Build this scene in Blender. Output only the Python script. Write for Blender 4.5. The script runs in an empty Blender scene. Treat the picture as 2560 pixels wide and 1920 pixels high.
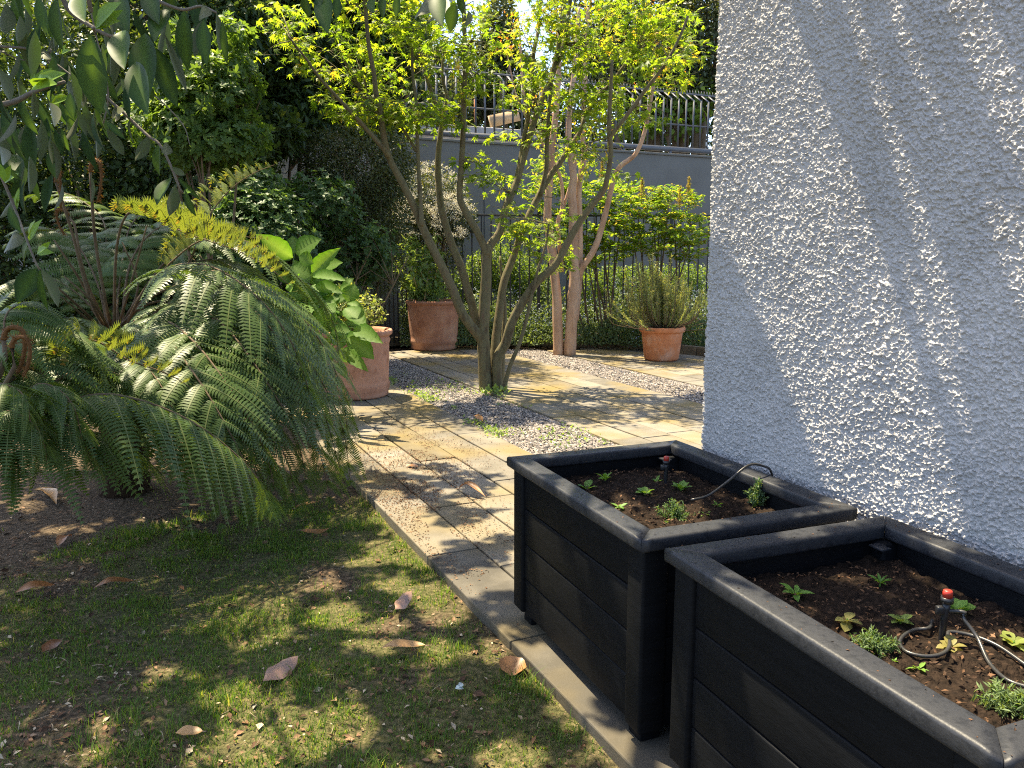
import bpy, bmesh, math, random
import numpy as np
from mathutils import Vector, Matrix
random.seed(7)
RNG = np.random.default_rng(7)
SC = bpy.context.scene
COL = SC.collection
R_ = math.radians

# ------------------------------------------------------------------ camera frame
CAM_H, FPX, PITCH = 1.45, 2000.0, R_(9.1)
CP, SP = math.cos(PITCH), math.sin(PITCH)

def ray(px, py):
    u = (960 - py) / FPX
    return np.array([(px - 1280) / FPX, CP + u * SP, -SP + u * CP])

def P(px, py, Y):                      # point of the photo's (px, py) at distance Y ahead
    d = ray(px, py)
    p = d * (Y / d[1]); p[2] += CAM_H
    return p

def G(px, py, z=0.0):                  # point on the horizontal plane z
    d = ray(px, py)
    p = d * ((z - CAM_H) / d[2]); p[2] = z
    return p

def proj(Q):
    Q = np.asarray(Q, float)
    x, y, z = Q[..., 0], Q[..., 1], Q[..., 2] - CAM_H
    f = y * CP - z * SP
    v = y * SP + z * CP
    f = np.where(f < .05, .05, f)
    return 1280 + FPX * x / f, 960 - FPX * v / f

# garden axes: A across the path (to the house), B along the path (away)
TH = R_(24.9)
EA = np.array([math.cos(TH), math.sin(TH), 0.0])
EB = np.array([-math.sin(TH), math.cos(TH), 0.0])
def W(a, b, z=0.0): return EA * a + EB * b + np.array([0, 0, z])
def ab(p): return float(np.dot(p, EA)), float(np.dot(p, EB))

# sun
SUN_EL, SUN_OFF = R_(66.5), R_(22.5)
az = TH + SUN_OFF
SUN = np.array([-math.cos(SUN_EL) * math.sin(az), math.cos(SUN_EL) * math.cos(az), math.sin(SUN_EL)])

# ------------------------------------------------------------------ objects
def tag(o, label=None, cat=None, group=None, kind=None):
    if label: o['label'] = label
    if cat: o['category'] = cat
    if group: o['group'] = group
    if kind: o['kind'] = kind
    return o

def empty(name, loc, label, cat, group=None):
    o = bpy.data.objects.new(name, None)
    COL.objects.link(o)
    o.location = [float(v) for v in loc]
    o.empty_display_size = .05
    return tag(o, label, cat, group)

def link(name, me, mat, parent=None):
    o = bpy.data.objects.new(name, me)
    COL.objects.link(o)
    if mat is not None:
        for m in (mat if isinstance(mat, (list, tuple)) else [mat]): me.materials.append(m)
    if parent is not None:
        o.parent = parent
        if parent.parent is not None:
            off = Vector(parent.location) + Vector(parent.parent.location)
        else:
            off = Vector(parent.location)
        o.location = -off                # mesh data stays in world coordinates
    return o

class Acc:
    """collects triangles / quads with two per-vertex values (rnd, tip) and a material slot"""
    def __init__(s): s.v = []; s.f3 = []; s.f4 = []; s.r = []; s.t = []; s.n = 0; s.m3 = []; s.m4 = []
    def add(s, v, f3=None, f4=None, rnd=0.5, tip=0.0, mi=0):
        v = np.asarray(v, float).reshape(-1, 3)
        k = len(v)
        s.v.append(v)
        s.r.append(np.broadcast_to(np.asarray(rnd, float), (k,)).copy())
        s.t.append(np.broadcast_to(np.asarray(tip, float), (k,)).copy())
        if f3 is not None and len(f3):
            f3 = np.asarray(f3, int) + s.n; s.f3.append(f3); s.m3.append(np.full(len(f3), mi))
        if f4 is not None and len(f4):
            f4 = np.asarray(f4, int) + s.n; s.f4.append(f4); s.m4.append(np.full(len(f4), mi))
        s.n += k
    def mesh(s, name, smooth=True):
        me = bpy.data.meshes.new(name)
        if not s.v: return me
        v = np.concatenate(s.v)
        f3 = np.concatenate(s.f3) if s.f3 else np.zeros((0, 3), int)
        f4 = np.concatenate(s.f4) if s.f4 else np.zeros((0, 4), int)
        mi = np.concatenate((s.m3 or [np.zeros(0, int)]) + (s.m4 or [np.zeros(0, int)]))
        me.vertices.add(len(v)); me.vertices.foreach_set('co', v.astype(np.float32).ravel())
        nl = f3.size + f4.size
        me.loops.add(nl)
        me.loops.foreach_set('vertex_index', np.concatenate([f3.ravel(), f4.ravel()]).astype(np.int32))
        npol = len(f3) + len(f4)
        me.polygons.add(npol)
        st = np.concatenate([np.arange(len(f3)) * 3, len(f3) * 3 + np.arange(len(f4)) * 4])
        me.polygons.foreach_set('loop_start', st.astype(np.int32))
        me.polygons.foreach_set('material_index', mi.astype(np.int32))
        me.polygons.foreach_set('use_smooth', np.full(npol, smooth))
        a = me.attributes.new('rnd', 'FLOAT', 'POINT'); a.data.foreach_set('value', np.concatenate(s.r).astype(np.float32))
        a = me.attributes.new('tip', 'FLOAT', 'POINT'); a.data.foreach_set('value', np.concatenate(s.t).astype(np.float32))
        me.update(calc_edges=True); me.validate()
        return me
    def obj(s, name, mat, parent=None, smooth=True):
        return link(name, s.mesh(name, smooth), mat, parent)

def unit(v):
    v = np.asarray(v, float)
    return v / np.maximum(np.linalg.norm(v, axis=-1, keepdims=True), 1e-9)

# ------------------------------------------------------------------ shapes
def spline(pts, n):
    """Catmull-Rom through rows of pts (any width), n samples"""
    p = np.asarray(pts, float)
    if len(p) == 2: 
        t = np.linspace(0, 1, n)[:, None]; return p[0] * (1 - t) + p[1] * t
    q = np.vstack([2 * p[0] - p[1], p, 2 * p[-1] - p[-2]])
    L = np.concatenate([[0], np.cumsum(np.maximum(np.linalg.norm(np.diff(p[:, :3], axis=0), axis=1), 1e-6))])
    s = np.linspace(0, L[-1], n)
    i = np.clip(np.searchsorted(L, s, 'right') - 1, 0, len(p) - 2)
    t = ((s - L[i]) / (L[i + 1] - L[i]))[:, None]
    a, b, c, d = q[i], q[i + 1], q[i + 2], q[i + 3]
    return .5 * (2 * b + (c - a) * t + (2 * a - 5 * b + 4 * c - d) * t ** 2 + (3 * b - a - 3 * c + d) * t ** 3)

def tube(acc, pts, rad, sides=8, n=None, rough=0.0, rnd=.5, mi=0, cap=True, tip=0.0):
    pts = np.asarray(pts, float)
    rad = np.broadcast_to(np.asarray(rad, float), (len(pts),))
    n = n or max(len(pts) * 4, 4)
    c = spline(np.column_stack([pts, rad]), n)
    r = np.maximum(c[:, 3], 1e-4); c = c[:, :3]
    T = unit(np.gradient(c, axis=0))
    ref = np.array([0.31, 0.95, 0.05]) if abs(T[:, 2]).mean() > .6 else np.array([0.05, 0.1, 1.0])
    S = unit(np.cross(T, ref)); N = np.cross(S, T)
    ang = np.linspace(0, 2 * np.pi, sides, endpoint=False)
    rr = r[:, None] * (1 + rough * RNG.normal(size=(n, sides)))
    v = c[:, None, :] + rr[..., None] * (np.cos(ang)[None, :, None] * S[:, None, :] + np.sin(ang)[None, :, None] * N[:, None, :])
    v = v.reshape(-1, 3)
    i = np.arange(n - 1)[:, None] * sides; j = np.arange(sides)[None]; k = (j + 1) % sides
    f = np.stack([i + j, i + k, i + sides + k, i + sides + j], -1).reshape(-1, 4)
    f3 = []
    if cap:
        v = np.vstack([v, c[0], c[-1]])
        a0, a1 = n * sides, n * sides + 1
        for q in range(sides):
            f3.append((a0, (q + 1) % sides, q)); f3.append((a1, (n - 1) * sides + q, (n - 1) * sides + (q + 1) % sides))
    acc.add(v, f3, f, rnd, tip, mi)

def lathe(acc, loc, prof, seg=48, wob=0.0, mi=0, rnd=.5):
    prof = np.asarray(prof, float)
    a = np.linspace(0, 2 * np.pi, seg, endpoint=False)
    w = 1 + wob * (np.sin(a * 2 + .7) + .6 * np.sin(a * 3 + 2))
    v = np.stack([prof[:, None, 0] * np.cos(a) * w, prof[:, None, 0] * np.sin(a) * w, np.repeat(prof[:, 1:2], seg, 1)], -1).reshape(-1, 3)
    v += np.asarray(loc, float)
    m = len(prof)
    i = np.arange(m - 1)[:, None] * seg; j = np.arange(seg)[None]; k = (j + 1) % seg
    f = np.stack([i + j, i + k, i + seg + k, i + seg + j], -1).reshape(-1, 4)
    acc.add(v, None, f, rnd, 0, mi)

BEV = {}
def box(acc, center, size, bev=0.0, rot=0.0, M=None, seg=2, rnd=.5, mi=0, taper=None):
    """bevelled box; M: 3x3 columns are the box axes"""
    key = tuple(round(x, 5) for x in size) + (bev, seg)
    if key not in BEV:
        bm = bmesh.new()
        bmesh.ops.create_cube(bm, size=1)
        for v in bm.verts: v.co = Vector((v.co.x * size[0], v.co.y * size[1], v.co.z * size[2]))
        if bev > 0: bmesh.ops.bevel(bm, geom=bm.edges[:], offset=bev, segments=seg, profile=.5, affect='EDGES')
        bmesh.ops.triangulate(bm, faces=[f for f in bm.faces if len(f.verts) > 4])
        bm.verts.index_update()
        BEV[key] = (np.array([v.co[:] for v in bm.verts]),
                    [[v.index for v in f.verts] for f in bm.faces if len(f.verts) == 3],
                    [[v.index for v in f.verts] for f in bm.faces if len(f.verts) == 4])
        bm.free()
    v, f3, f4 = BEV[key]
    if M is None:
        c, s = math.cos(rot), math.sin(rot)
        M = np.array([[c, -s, 0], [s, c, 0], [0, 0, 1]])
    acc.add(v @ np.asarray(M).T + np.asarray(center, float), f3, f4, rnd, 0, mi)

MAB = np.column_stack([EA, EB, [0, 0, 1]])
def boxab(acc, a, b, z, sa, sb, sz, bev=0.0, **k): box(acc, W(a, b, z), (sa, sb, sz), bev, M=MAB, **k)

# leaf shapes: +Y is the leaf axis, length 1, +Z its upper face
def t_leaf(w=.35, seg=4, droop=.15, fold=.12, peak=.45, tipw=0.0):
    y = np.linspace(0, 1, seg + 1)
    s_ = np.clip(np.sin(np.clip(y / peak, 0, 1) * np.pi / 2), 0, 1) ** .8; c_ = np.clip(np.cos(np.clip((y - peak) / (1 - peak), 0, 1) * np.pi / 2), 0, 1) ** .9
    h = w / 2 * np.where(y < peak, s_, c_)
    h = np.maximum(h, 0.012 * w)
    z = -droop * y ** 2
    v = np.stack([np.stack([-h, y, z + fold * h / w * .5], -1), np.stack([0 * y, y, z], -1), np.stack([h, y, z + fold * h / w * .5], -1)], 1).reshape(-1, 3)
    f = []
    for i in range(seg):
        a = i * 3
        f += [(a, a + 1, a + 4), (a, a + 4, a + 3), (a + 1, a + 2, a + 5), (a + 1, a + 5, a + 4)]
    return v, np.array(f)

def t_star(lobes=7, w=1.0):
    ang = np.linspace(-125, 125, lobes) if lobes > 5 else np.linspace(-95, 95, lobes)
    ln = np.array([.36, .68, .92, 1.0, .92, .68, .36]) if lobes > 5 else np.array([.5, .85, 1, .85, .5])
    pts = [(0, 0, 0)]
    for i, (g, l) in enumerate(zip(ang, ln)):
        g = R_(g)
        pts.append((math.sin(g) * l * .62 * w, .30 + math.cos(g) * l * .70, -.16 * l * l))
        if i < lobes - 1:
            g2 = R_((ang[i] + ang[i + 1]) / 2); l2 = .40 * min(ln[i], ln[i + 1]) + .03
            pts.append((math.sin(g2) * l2 * .62 * w, .30 + math.cos(g2) * l2 * .7, .03))
    pts.append((0, .30, .05))
    c = len(pts) - 1
    f = [(c, i + 1, i) for i in range(1, c - 1)] + [(c, 1, 0), (c, 0, c - 1)]
    return np.array(pts, float), np.array(f)

T_OV = t_leaf(.48, 3, .12, .3)
T_OV2 = t_leaf(.62, 3, .10, .25, .5)
T_LAN = t_leaf(.26, 3, .25, .3, .4)
T_SPOON = t_leaf(.42, 3, .10, .25, .68)
T_NEEDLE = (np.array([[-.05, 0, 0], [.05, 0, 0], [0, 1, 0]], float), np.array([[0, 1, 2]]))
T_BIG = t_leaf(.36, 8, .14, .35, .5)
T_STAR, T_STAR5 = t_star(7), t_star(5)

def frames(D, Nh):
    D = unit(D); S = unit(np.cross(D, Nh)); N = np.cross(S, D)
    return np.stack([S, D, N], -1)

def leaves(acc, tmpl, pos, D, Nh, size, rnd=None, tip=0.0, wid=None, mi=0):
    v, f = tmpl
    n = len(pos)
    if n == 0: return
    Rm = frames(np.asarray(D, float), np.asarray(Nh, float))
    size = np.broadcast_to(np.asarray(size, float), (n,))
    vv = np.repeat(v[None], n, 0)
    if wid is not None: vv = vv * np.stack([np.broadcast_to(wid, (n,)), np.ones(n), np.ones(n)], -1)[:, None, :]
    vv = np.einsum('nij,nkj->nki', Rm, vv) * size[:, None, None] + np.asarray(pos, float)[:, None, :]
    k = len(v)
    ff = (f[None] + (np.arange(n) * k)[:, None, None]).reshape(-1, 3)
    if rnd is None: rnd = RNG.random(n)
    r = np.repeat(np.broadcast_to(rnd, (n,)), k)
    t = np.tile(tip[1], n) if isinstance(tip, tuple) else np.repeat(np.broadcast_to(np.asarray(tip, float), (n,)), k)
    acc.add(vv.reshape(-1, 3), ff, None, r, t, mi)

def rdir(n, up=0.0):
    d = RNG.normal(size=(n, 3)); d = unit(d); d[:, 2] += up
    return unit(d)

def in_ellipsoid(n, c, r, shell=.0):
    d = unit(RNG.normal(size=(n, 3)))
    q = (shell ** 3 + (1 - shell ** 3) * RNG.random(n)) ** (1 / 3)
    return np.asarray(c) + d * q[:, None] * np.asarray(r), d

# ------------------------------------------------------------------ numpy value noise
def vnoise(x, y, seed=0):
    xi = np.floor(x).astype(np.int64); yi = np.floor(y).astype(np.int64)
    fx = x - xi; fy = y - yi
    fx = fx * fx * fx * (fx * (fx * 6 - 15) + 10); fy = fy * fy * fy * (fy * (fy * 6 - 15) + 10)
    def h(a, b):
        q = (a * 374761393 + b * 668265263 + seed * 974634777) & 0x7fffffff
        q = (q ^ (q >> 13)) * 1274126177 & 0x7fffffff
        q = q ^ (q >> 16)
        return (q & 0xffff) / 65535.0
    return (h(xi, yi) * (1 - fx) + h(xi + 1, yi) * fx) * (1 - fy) + (h(xi, yi + 1) * (1 - fx) + h(xi + 1, yi + 1) * fx) * fy

def fbm(x, y, seed=0, o=3):
    s = 0; a = 1; t = 0
    for i in range(o):
        s = s + a * vnoise(x * 2 ** i + 17.3 * i, y * 2 ** i - 9.1 * i, seed + i); t += a; a *= .5
    return s / t

# ------------------------------------------------------------------ materials
def newmat(name):
    m = bpy.data.materials.new(name); m.use_nodes = True
    nt = m.node_tree; nt.nodes.clear()
    out = nt.nodes.new('ShaderNodeOutputMaterial')
    return m, nt, out

def N(nt, t, **k):
    n = nt.nodes.new(t)
    for a, b in k.items():
        if a in n.inputs: n.inputs[a].default_value = b
        else: setattr(n, a, b)
    return n

def ramp(nt, stops):
    n = nt.nodes.new('ShaderNodeValToRGB')
    cr = n.color_ramp
    while len(cr.elements) < len(stops): cr.elements.new(.5)
    for e, (p, c) in zip(cr.elements, stops):
        e.position = p; e.color = (*c, 1)
    return n

def m_leaf(name, stops, trans=.4, tcol=1.6, rough=.45, spec=.5, tipcol=None, back=None, tint=(1.25, 1.15, .35)):
    """leaf: colour by leaf (rnd), thin translucency; tipcol colours vertices with tip=1"""
    m, nt, out = newmat(name); L = nt.links
    at = N(nt, 'ShaderNodeAttribute', attribute_name='rnd')
    rp = ramp(nt, stops); L.new(at.outputs['Fac'], rp.inputs[0])
    tc = N(nt, 'ShaderNodeTexCoord')
    nz = N(nt, 'ShaderNodeTexNoise'); nz.inputs['Scale'].default_value = 60; nz.inputs['Detail'].default_value = 2
    L.new(tc.outputs['Object'], nz.inputs['Vector'])
    mv = N(nt, 'ShaderNodeMapRange'); mv.inputs['To Min'].default_value = .75; mv.inputs['To Max'].default_value = 1.25
    L.new(nz.outputs['Fac'], mv.inputs['Value'])
    hs = N(nt, 'ShaderNodeHueSaturation'); L.new(rp.outputs[0], hs.inputs['Color']); L.new(mv.outputs[0], hs.inputs['Value'])
    col = hs.outputs[0]
    if tipcol:
        a2 = N(nt, 'ShaderNodeAttribute', attribute_name='tip')
        mx = N(nt, 'ShaderNodeMix', data_type='RGBA'); mx.inputs[7].default_value = (*tipcol, 1)
        L.new(a2.outputs['Fac'], mx.inputs[0]); L.new(col, mx.inputs[6]); col = mx.outputs[2]
    surf_col = col
    if back:
        ge = N(nt, 'ShaderNodeNewGeometry')
        mx = N(nt, 'ShaderNodeMix', data_type='RGBA'); mx.inputs[7].default_value = (*back, 1)
        L.new(ge.outputs['Backfacing'], mx.inputs[0]); L.new(col, mx.inputs[6]); surf_col = mx.outputs[2]
    pb = N(nt, 'ShaderNodeBsdfPrincipled'); L.new(surf_col, pb.inputs['Base Color'])
    pb.inputs['Roughness'].default_value = rough; pb.inputs['Specular IOR Level'].default_value = spec
    tr = N(nt, 'ShaderNodeBsdfTranslucent')
    mu = N(nt, 'ShaderNodeMix', data_type='RGBA', blend_type='MULTIPLY'); mu.inputs[0].default_value = 1
    mu.inputs[7].default_value = (tint[0] * tcol, tint[1] * tcol, tint[2] * tcol, 1)
    L.new(col, mu.inputs[6]); L.new(mu.outputs[2], tr.inputs['Color'])
    ms = N(nt, 'ShaderNodeMixShader'); ms.inputs[0].default_value = trans
    L.new(pb.outputs[0], ms.inputs[1]); L.new(tr.outputs[0], ms.inputs[2]); L.new(ms.outputs[0], out.inputs[0])
    return m

def m_solid(name, c1, c2, scale=8, rough=.8, spec=.3, bump=0.0, bscale=40, detail=5, c3=None, stretch=None, dist=.01, metallic=0, lo=.3, hi=.7):
    """two / three colour noise surface with bump"""
    m, nt, out = newmat(name); L = nt.links
    tc = N(nt, 'ShaderNodeTexCoord'); vec = tc.outputs['Object']
    if stretch:
        mp = N(nt, 'ShaderNodeMapping'); mp.inputs['Scale'].default_value = stretch; L.new(vec, mp.inputs['Vector']); vec = mp.outputs[0]
    nz = N(nt, 'ShaderNodeTexNoise'); nz.inputs['Scale'].default_value = scale; nz.inputs['Detail'].default_value = detail
    nz.inputs['Roughness'].default_value = .62
    L.new(vec, nz.inputs['Vector'])
    st = [(lo, c1), (hi, c2)] if c3 is None else [(lo, c1), ((lo + hi) / 2, c2), (hi, c3)]
    rp = ramp(nt, st); L.new(nz.outputs['Fac'], rp.inputs[0])
    pb = N(nt, 'ShaderNodeBsdfPrincipled'); L.new(rp.outputs[0], pb.inputs['Base Color'])
    pb.inputs['Roughness'].default_value = rough; pb.inputs['Specular IOR Level'].default_value = spec
    pb.inputs['Metallic'].default_value = metallic
    if bump:
        n2 = N(nt, 'ShaderNodeTexNoise'); n2.inputs['Scale'].default_value = bscale; n2.inputs['Detail'].default_value = 6
        L.new(vec, n2.inputs['Vector'])
        bp = N(nt, 'ShaderNodeBump'); bp.inputs['Strength'].default_value = bump; bp.inputs['Distance'].default_value = dist
        L.new(n2.outputs['Fac'], bp.inputs['Height']); L.new(bp.outputs[0], pb.inputs['Normal'])
    L.new(pb.outputs[0], out.inputs[0])
    return m
# ================================================================== MATERIALS
M_stucco = m_solid('stucco', (.415, .40, .38), (.495, .475, .45), 3, .92, .15, .25, 260, dist=.002)
M_black = m_solid('black_paint', (.0022, .0026, .0034), (.0050, .0056, .0070), 9, .6, .13, .5, 60, stretch=(1, 1, 7), dist=.002)
M_rim = m_solid('black_paint_dusty', (.010, .0115, .0155), (.024, .0255, .030), 45, .5, .4, .4, 160, c3=(.016, .018, .023), dist=.0015, lo=.34, hi=.72, detail=9)
M_soil = m_solid('soil', (.006, .0045, .0035), (.034, .022, .015), 60, .95, .1, .9, 70, dist=.02)
M_terra = m_solid('terracotta', (.30, .13, .075), (.50, .26, .17), 5, .85, .2, .3, 60, c3=(.44, .20, .12), dist=.004)
M_terra2 = m_solid('terracotta_orange', (.42, .145, .062), (.52, .20, .085), 6, .8, .2, .3, 60, c3=(.55, .30, .19), dist=.004)
M_terra3 = m_solid('terracotta_brown', (.24, .105, .062), (.37, .18, .11), 4, .85, .2, .3, 60, c3=(.45, .26, .17), dist=.004)
M_bark = m_solid('maple_bark', (.078, .056, .034), (.145, .130, .070), 16, .85, .2, .5, 50, c3=(.14, .10, .062), stretch=(1, 1, .35), dist=.006)
M_myrtle = m_solid('myrtle_bark', (.28, .155, .085), (.45, .285, .18), 10, .7, .3, .3, 40, c3=(.52, .36, .24), stretch=(1, 1, .22), dist=.006)
M_twig = m_solid('twig', (.09, .06, .035), (.17, .125, .075), 20, .8, .2, .2, 60)
M_greystem = m_solid('magnolia_bark', (.13, .11, .085), (.22, .19, .15), 20, .85, .2, .4, 60)
M_rearwall = m_solid('grey_paint_wall', (.152, .143, .120), (.180, .170, .145), 2, .8, .2, .15, 90)
M_fencegrey = m_solid('grey_metal', (.085, .087, .092), (.125, .127, .132), 12, .5, .4)
M_blackmetal = m_solid('black_metal', (.012, .012, .014), (.03, .03, .032), 20, .5, .4)
M_palewall = m_solid('pale_render', (.30, .29, .27), (.40, .385, .36), 4, .9, .15, .4, 50)
M_timber = m_solid('weathered_timber', (.10, .075, .05), (.20, .16, .105), 9, .9, .15, .5, 30, stretch=(.2, 1, 1), dist=.006)
M_plank = m_solid('new_timber', (.50, .34, .18), (.62, .45, .27), 9, .8, .2, stretch=(.3, 1, 4))
M_orange = m_solid('orange_pole_paint', (.45, .17, .05), (.55, .22, .07), 9, .7, .2)
M_plastic = m_solid('black_plastic', (.01, .01, .011), (.02, .02, .022), 20, .38, .5)
M_red = m_solid('red_plastic', (.35, .025, .015), (.42, .04, .02), 20, .4, .5)
M_hose = m_solid('hose_plastic', (.02, .02, .02), (.045, .043, .04), 20, .33, .5)

def m_attr(name, stops, rough=.85, spec=.25, bump=.4, bscale=70, nscale=9, namt=.5, dist=.006, moss=None):
    """rnd picks the colour, noise shifts it; optional mossy yellow film by noise"""
    m, nt, out = newmat(name); L = nt.links
    tc = N(nt, 'ShaderNodeTexCoord')
    at = N(nt, 'ShaderNodeAttribute', attribute_name='rnd')
    nz = N(nt, 'ShaderNodeTexNoise'); nz.inputs['Scale'].default_value = nscale; nz.inputs['Detail'].default_value = 6
    L.new(tc.outputs['Object'], nz.inputs['Vector'])
    ml = N(nt, 'ShaderNodeMath', operation='MULTIPLY_ADD'); ml.inputs[1].default_value = namt; ml.inputs[2].default_value = -namt / 2
    L.new(nz.outputs['Fac'], ml.inputs[0])
    ad = N(nt, 'ShaderNodeMath', operation='ADD'); L.new(ml.outputs[0], ad.inputs[0]); L.new(at.outputs['Fac'], ad.inputs[1])
    rp = ramp(nt, stops); L.new(ad.outputs[0], rp.inputs[0]); col = rp.outputs[0]
    if moss:
        n3 = N(nt, 'ShaderNodeTexNoise'); n3.inputs['Scale'].default_value = moss[1]; n3.inputs['Detail'].default_value = 5
        L.new(tc.outputs['Object'], n3.inputs['Vector'])
        r3 = ramp(nt, [(moss[2], (0, 0, 0)), (moss[3], (1, 1, 1))]); L.new(n3.outputs['Fac'], r3.inputs[0])
        a2 = N(nt, 'ShaderNodeAttribute', attribute_name='tip')
        mm = N(nt, 'ShaderNodeMath', operation='MULTIPLY'); L.new(r3.outputs[0], mm.inputs[0]); L.new(a2.outputs['Fac'], mm.inputs[1])
        mx = N(nt, 'ShaderNodeMix', data_type='RGBA'); mx.inputs[7].default_value = (*moss[0], 1)
        L.new(mm.outputs[0], mx.inputs[0]); L.new(col, mx.inputs[6]); col = mx.outputs[2]
    pb = N(nt, 'ShaderNodeBsdfPrincipled'); L.new(col, pb.inputs['Base Color'])
    pb.inputs['Roughness'].default_value = rough; pb.inputs['Specular IOR Level'].default_value = spec
    n2 = N(nt, 'ShaderNodeTexNoise'); n2.inputs['Scale'].default_value = bscale; n2.inputs['Detail'].default_value = 6
    L.new(tc.outputs['Object'], n2.inputs['Vector'])
    bp = N(nt, 'ShaderNodeBump'); bp.inputs['Strength'].default_value = bump; bp.inputs['Distance'].default_value = dist
    L.new(n2.outputs['Fac'], bp.inputs['Height']); L.new(bp.outputs[0], pb.inputs['Normal'])
    L.new(pb.outputs[0], out.inputs[0])
    return m

M_slab = m_attr('paving_slab', [(0, (.07, .063, .05)), (.45, (.145, .130, .103)), (1, (.23, .205, .165))], .82, .25, .5, 120, 5, 1.1, .002,
                moss=((.178, .130, .042), 1.6, .42, .66))
M_pebble = m_attr('pebble', [(0, (.055, .052, .055)), (.4, (.15, .135, .125)), (.7, (.26, .22, .19)), (1, (.42, .37, .32))], .75, .3, .2, 90, 20, .2)
M_grit = m_solid('grit', (.10, .085, .07), (.26, .22, .18), 60, .9, .2, .8, 90, dist=.01)
M_litter = m_attr('dry_litter', [(0, (.05, .028, .016)), (.35, (.13, .068, .034)), (.7, (.24, .145, .08)), (1, (.42, .34, .23))], .8, .2, .1, 90)
M_bedsoil = m_solid('bed_soil', (.018, .012, .008), (.05, .035, .022), 14, .95, .1, .8, 40, dist=.03)

def m_lawn():
    m, nt, out = newmat('lawn_ground'); L = nt.links
    tc = N(nt, 'ShaderNodeTexCoord')
    a2 = N(nt, 'ShaderNodeAttribute', attribute_name='tip')
    nz = N(nt, 'ShaderNodeTexNoise'); nz.inputs['Scale'].default_value = 45; nz.inputs['Detail'].default_value = 8
    L.new(tc.outputs['Object'], nz.inputs['Vector'])
    r1 = ramp(nt, [(.3, (.045, .048, .018)), (.5, (.10, .098, .036)), (.7, (.19, .155, .075))]); L.new(nz.outputs['Fac'], r1.inputs[0])
    r2 = ramp(nt, [(.3, (.034, .024, .015)), (.5, (.085, .060, .038)), (.7, (.18, .13, .085))]); L.new(nz.outputs['Fac'], r2.inputs[0])
    mx = N(nt, 'ShaderNodeMix', data_type='RGBA'); L.new(a2.outputs['Fac'], mx.inputs[0]); L.new(r1.outputs[0], mx.inputs[6]); L.new(r2.outputs[0], mx.inputs[7])
    pb = N(nt, 'ShaderNodeBsdfPrincipled'); pb.inputs['Roughness'].default_value = .95; pb.inputs['Specular IOR Level'].default_value = .15
    L.new(mx.outputs[2], pb.inputs['Base Color'])
    n2 = N(nt, 'ShaderNodeTexNoise'); n2.inputs['Scale'].default_value = 110; n2.inputs['Detail'].default_value = 6
    L.new(tc.outputs['Object'], n2.inputs['Vector'])
    bp = N(nt, 'ShaderNodeBump'); bp.inputs['Strength'].default_value = 1; bp.inputs['Distance'].default_value = .02
    L.new(n2.outputs['Fac'], bp.inputs['Height']); L.new(bp.outputs[0], pb.inputs['Normal'])
    L.new(pb.outputs[0], out.inputs[0])
    return m
M_lawn = m_lawn()

# ================================================================== GROUND
g = Acc()
g.add([(-60, -40, -.09), (60, -40, -.09), (60, 90, -.09), (-60, 90, -.09)], None, [(0, 1, 2, 3)])
tag(g.obj('ground', M_bedsoil), 'dark bare soil under the shrubs and ferns', 'ground', kind='structure')

EDGE_A = 1.19
def soil_mask(x, y):
    px, py = proj(np.stack([x, y, np.full_like(x, -.045)], -1))
    yt = 3.15 + 1.05 * np.clip(px, -200, 900) / 900
    n = fbm(x * 1.6, y * 1.6, 3, 4) - .5
    n2 = fbm(x * 6, y * 6, 8, 3) - .5
    s = (y - yt) / .8 - .12 + n * 2.2 + n2 * 1.2
    s2 = (fbm(x * 2.3 + 5, y * 2.3, 21, 4) - .60) * 7 + n2          # bare patches in the lawn
    a_ = x * EA[0] + y * EA[1]
    s3 = 1 - (EDGE_A - a_) / .28 + n * 2 - .35                      # worn strip along the paving
    return np.clip(np.maximum(np.maximum(s, s2 * .8), s3 * .9), .08, .94)

na, nb = 150, 220
aa = np.linspace(-4.2, EDGE_A + .02, na); bb = np.linspace(-1.8, 8.5, nb)
A2, B2 = np.meshgrid(aa, bb, indexing='ij')
X = A2 * EA[0] + B2 * EB[0]; Y = A2 * EA[1] + B2 * EB[1]
Z = -.048 + .03 * (fbm(X * 1.1, Y * 1.1, 5, 3) - .5) + .014 * (fbm(X * 9, Y * 9, 6, 2) - .5)
i = np.arange(na - 1)[:, None] * nb; j = np.arange(nb - 1)[None]
fq = np.stack([i + j, i + nb + j, i + nb + j + 1, i + j + 1], -1).reshape(-1, 4)
g = Acc(); g.add(np.stack([X, Y, Z], -1).reshape(-1, 3), None, fq, .5, soil_mask(X, Y).ravel())
tag(g.obj('lawn', M_lawn), 'patchy shaded lawn with bare brown soil', 'lawn', kind='structure')
def lawn_z(x, y): return -.048 + .03 * (fbm(x * 1.1, y * 1.1, 5, 3) - .5) + .014 * (fbm(x * 9, y * 9, 6, 2) - .5)

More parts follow.
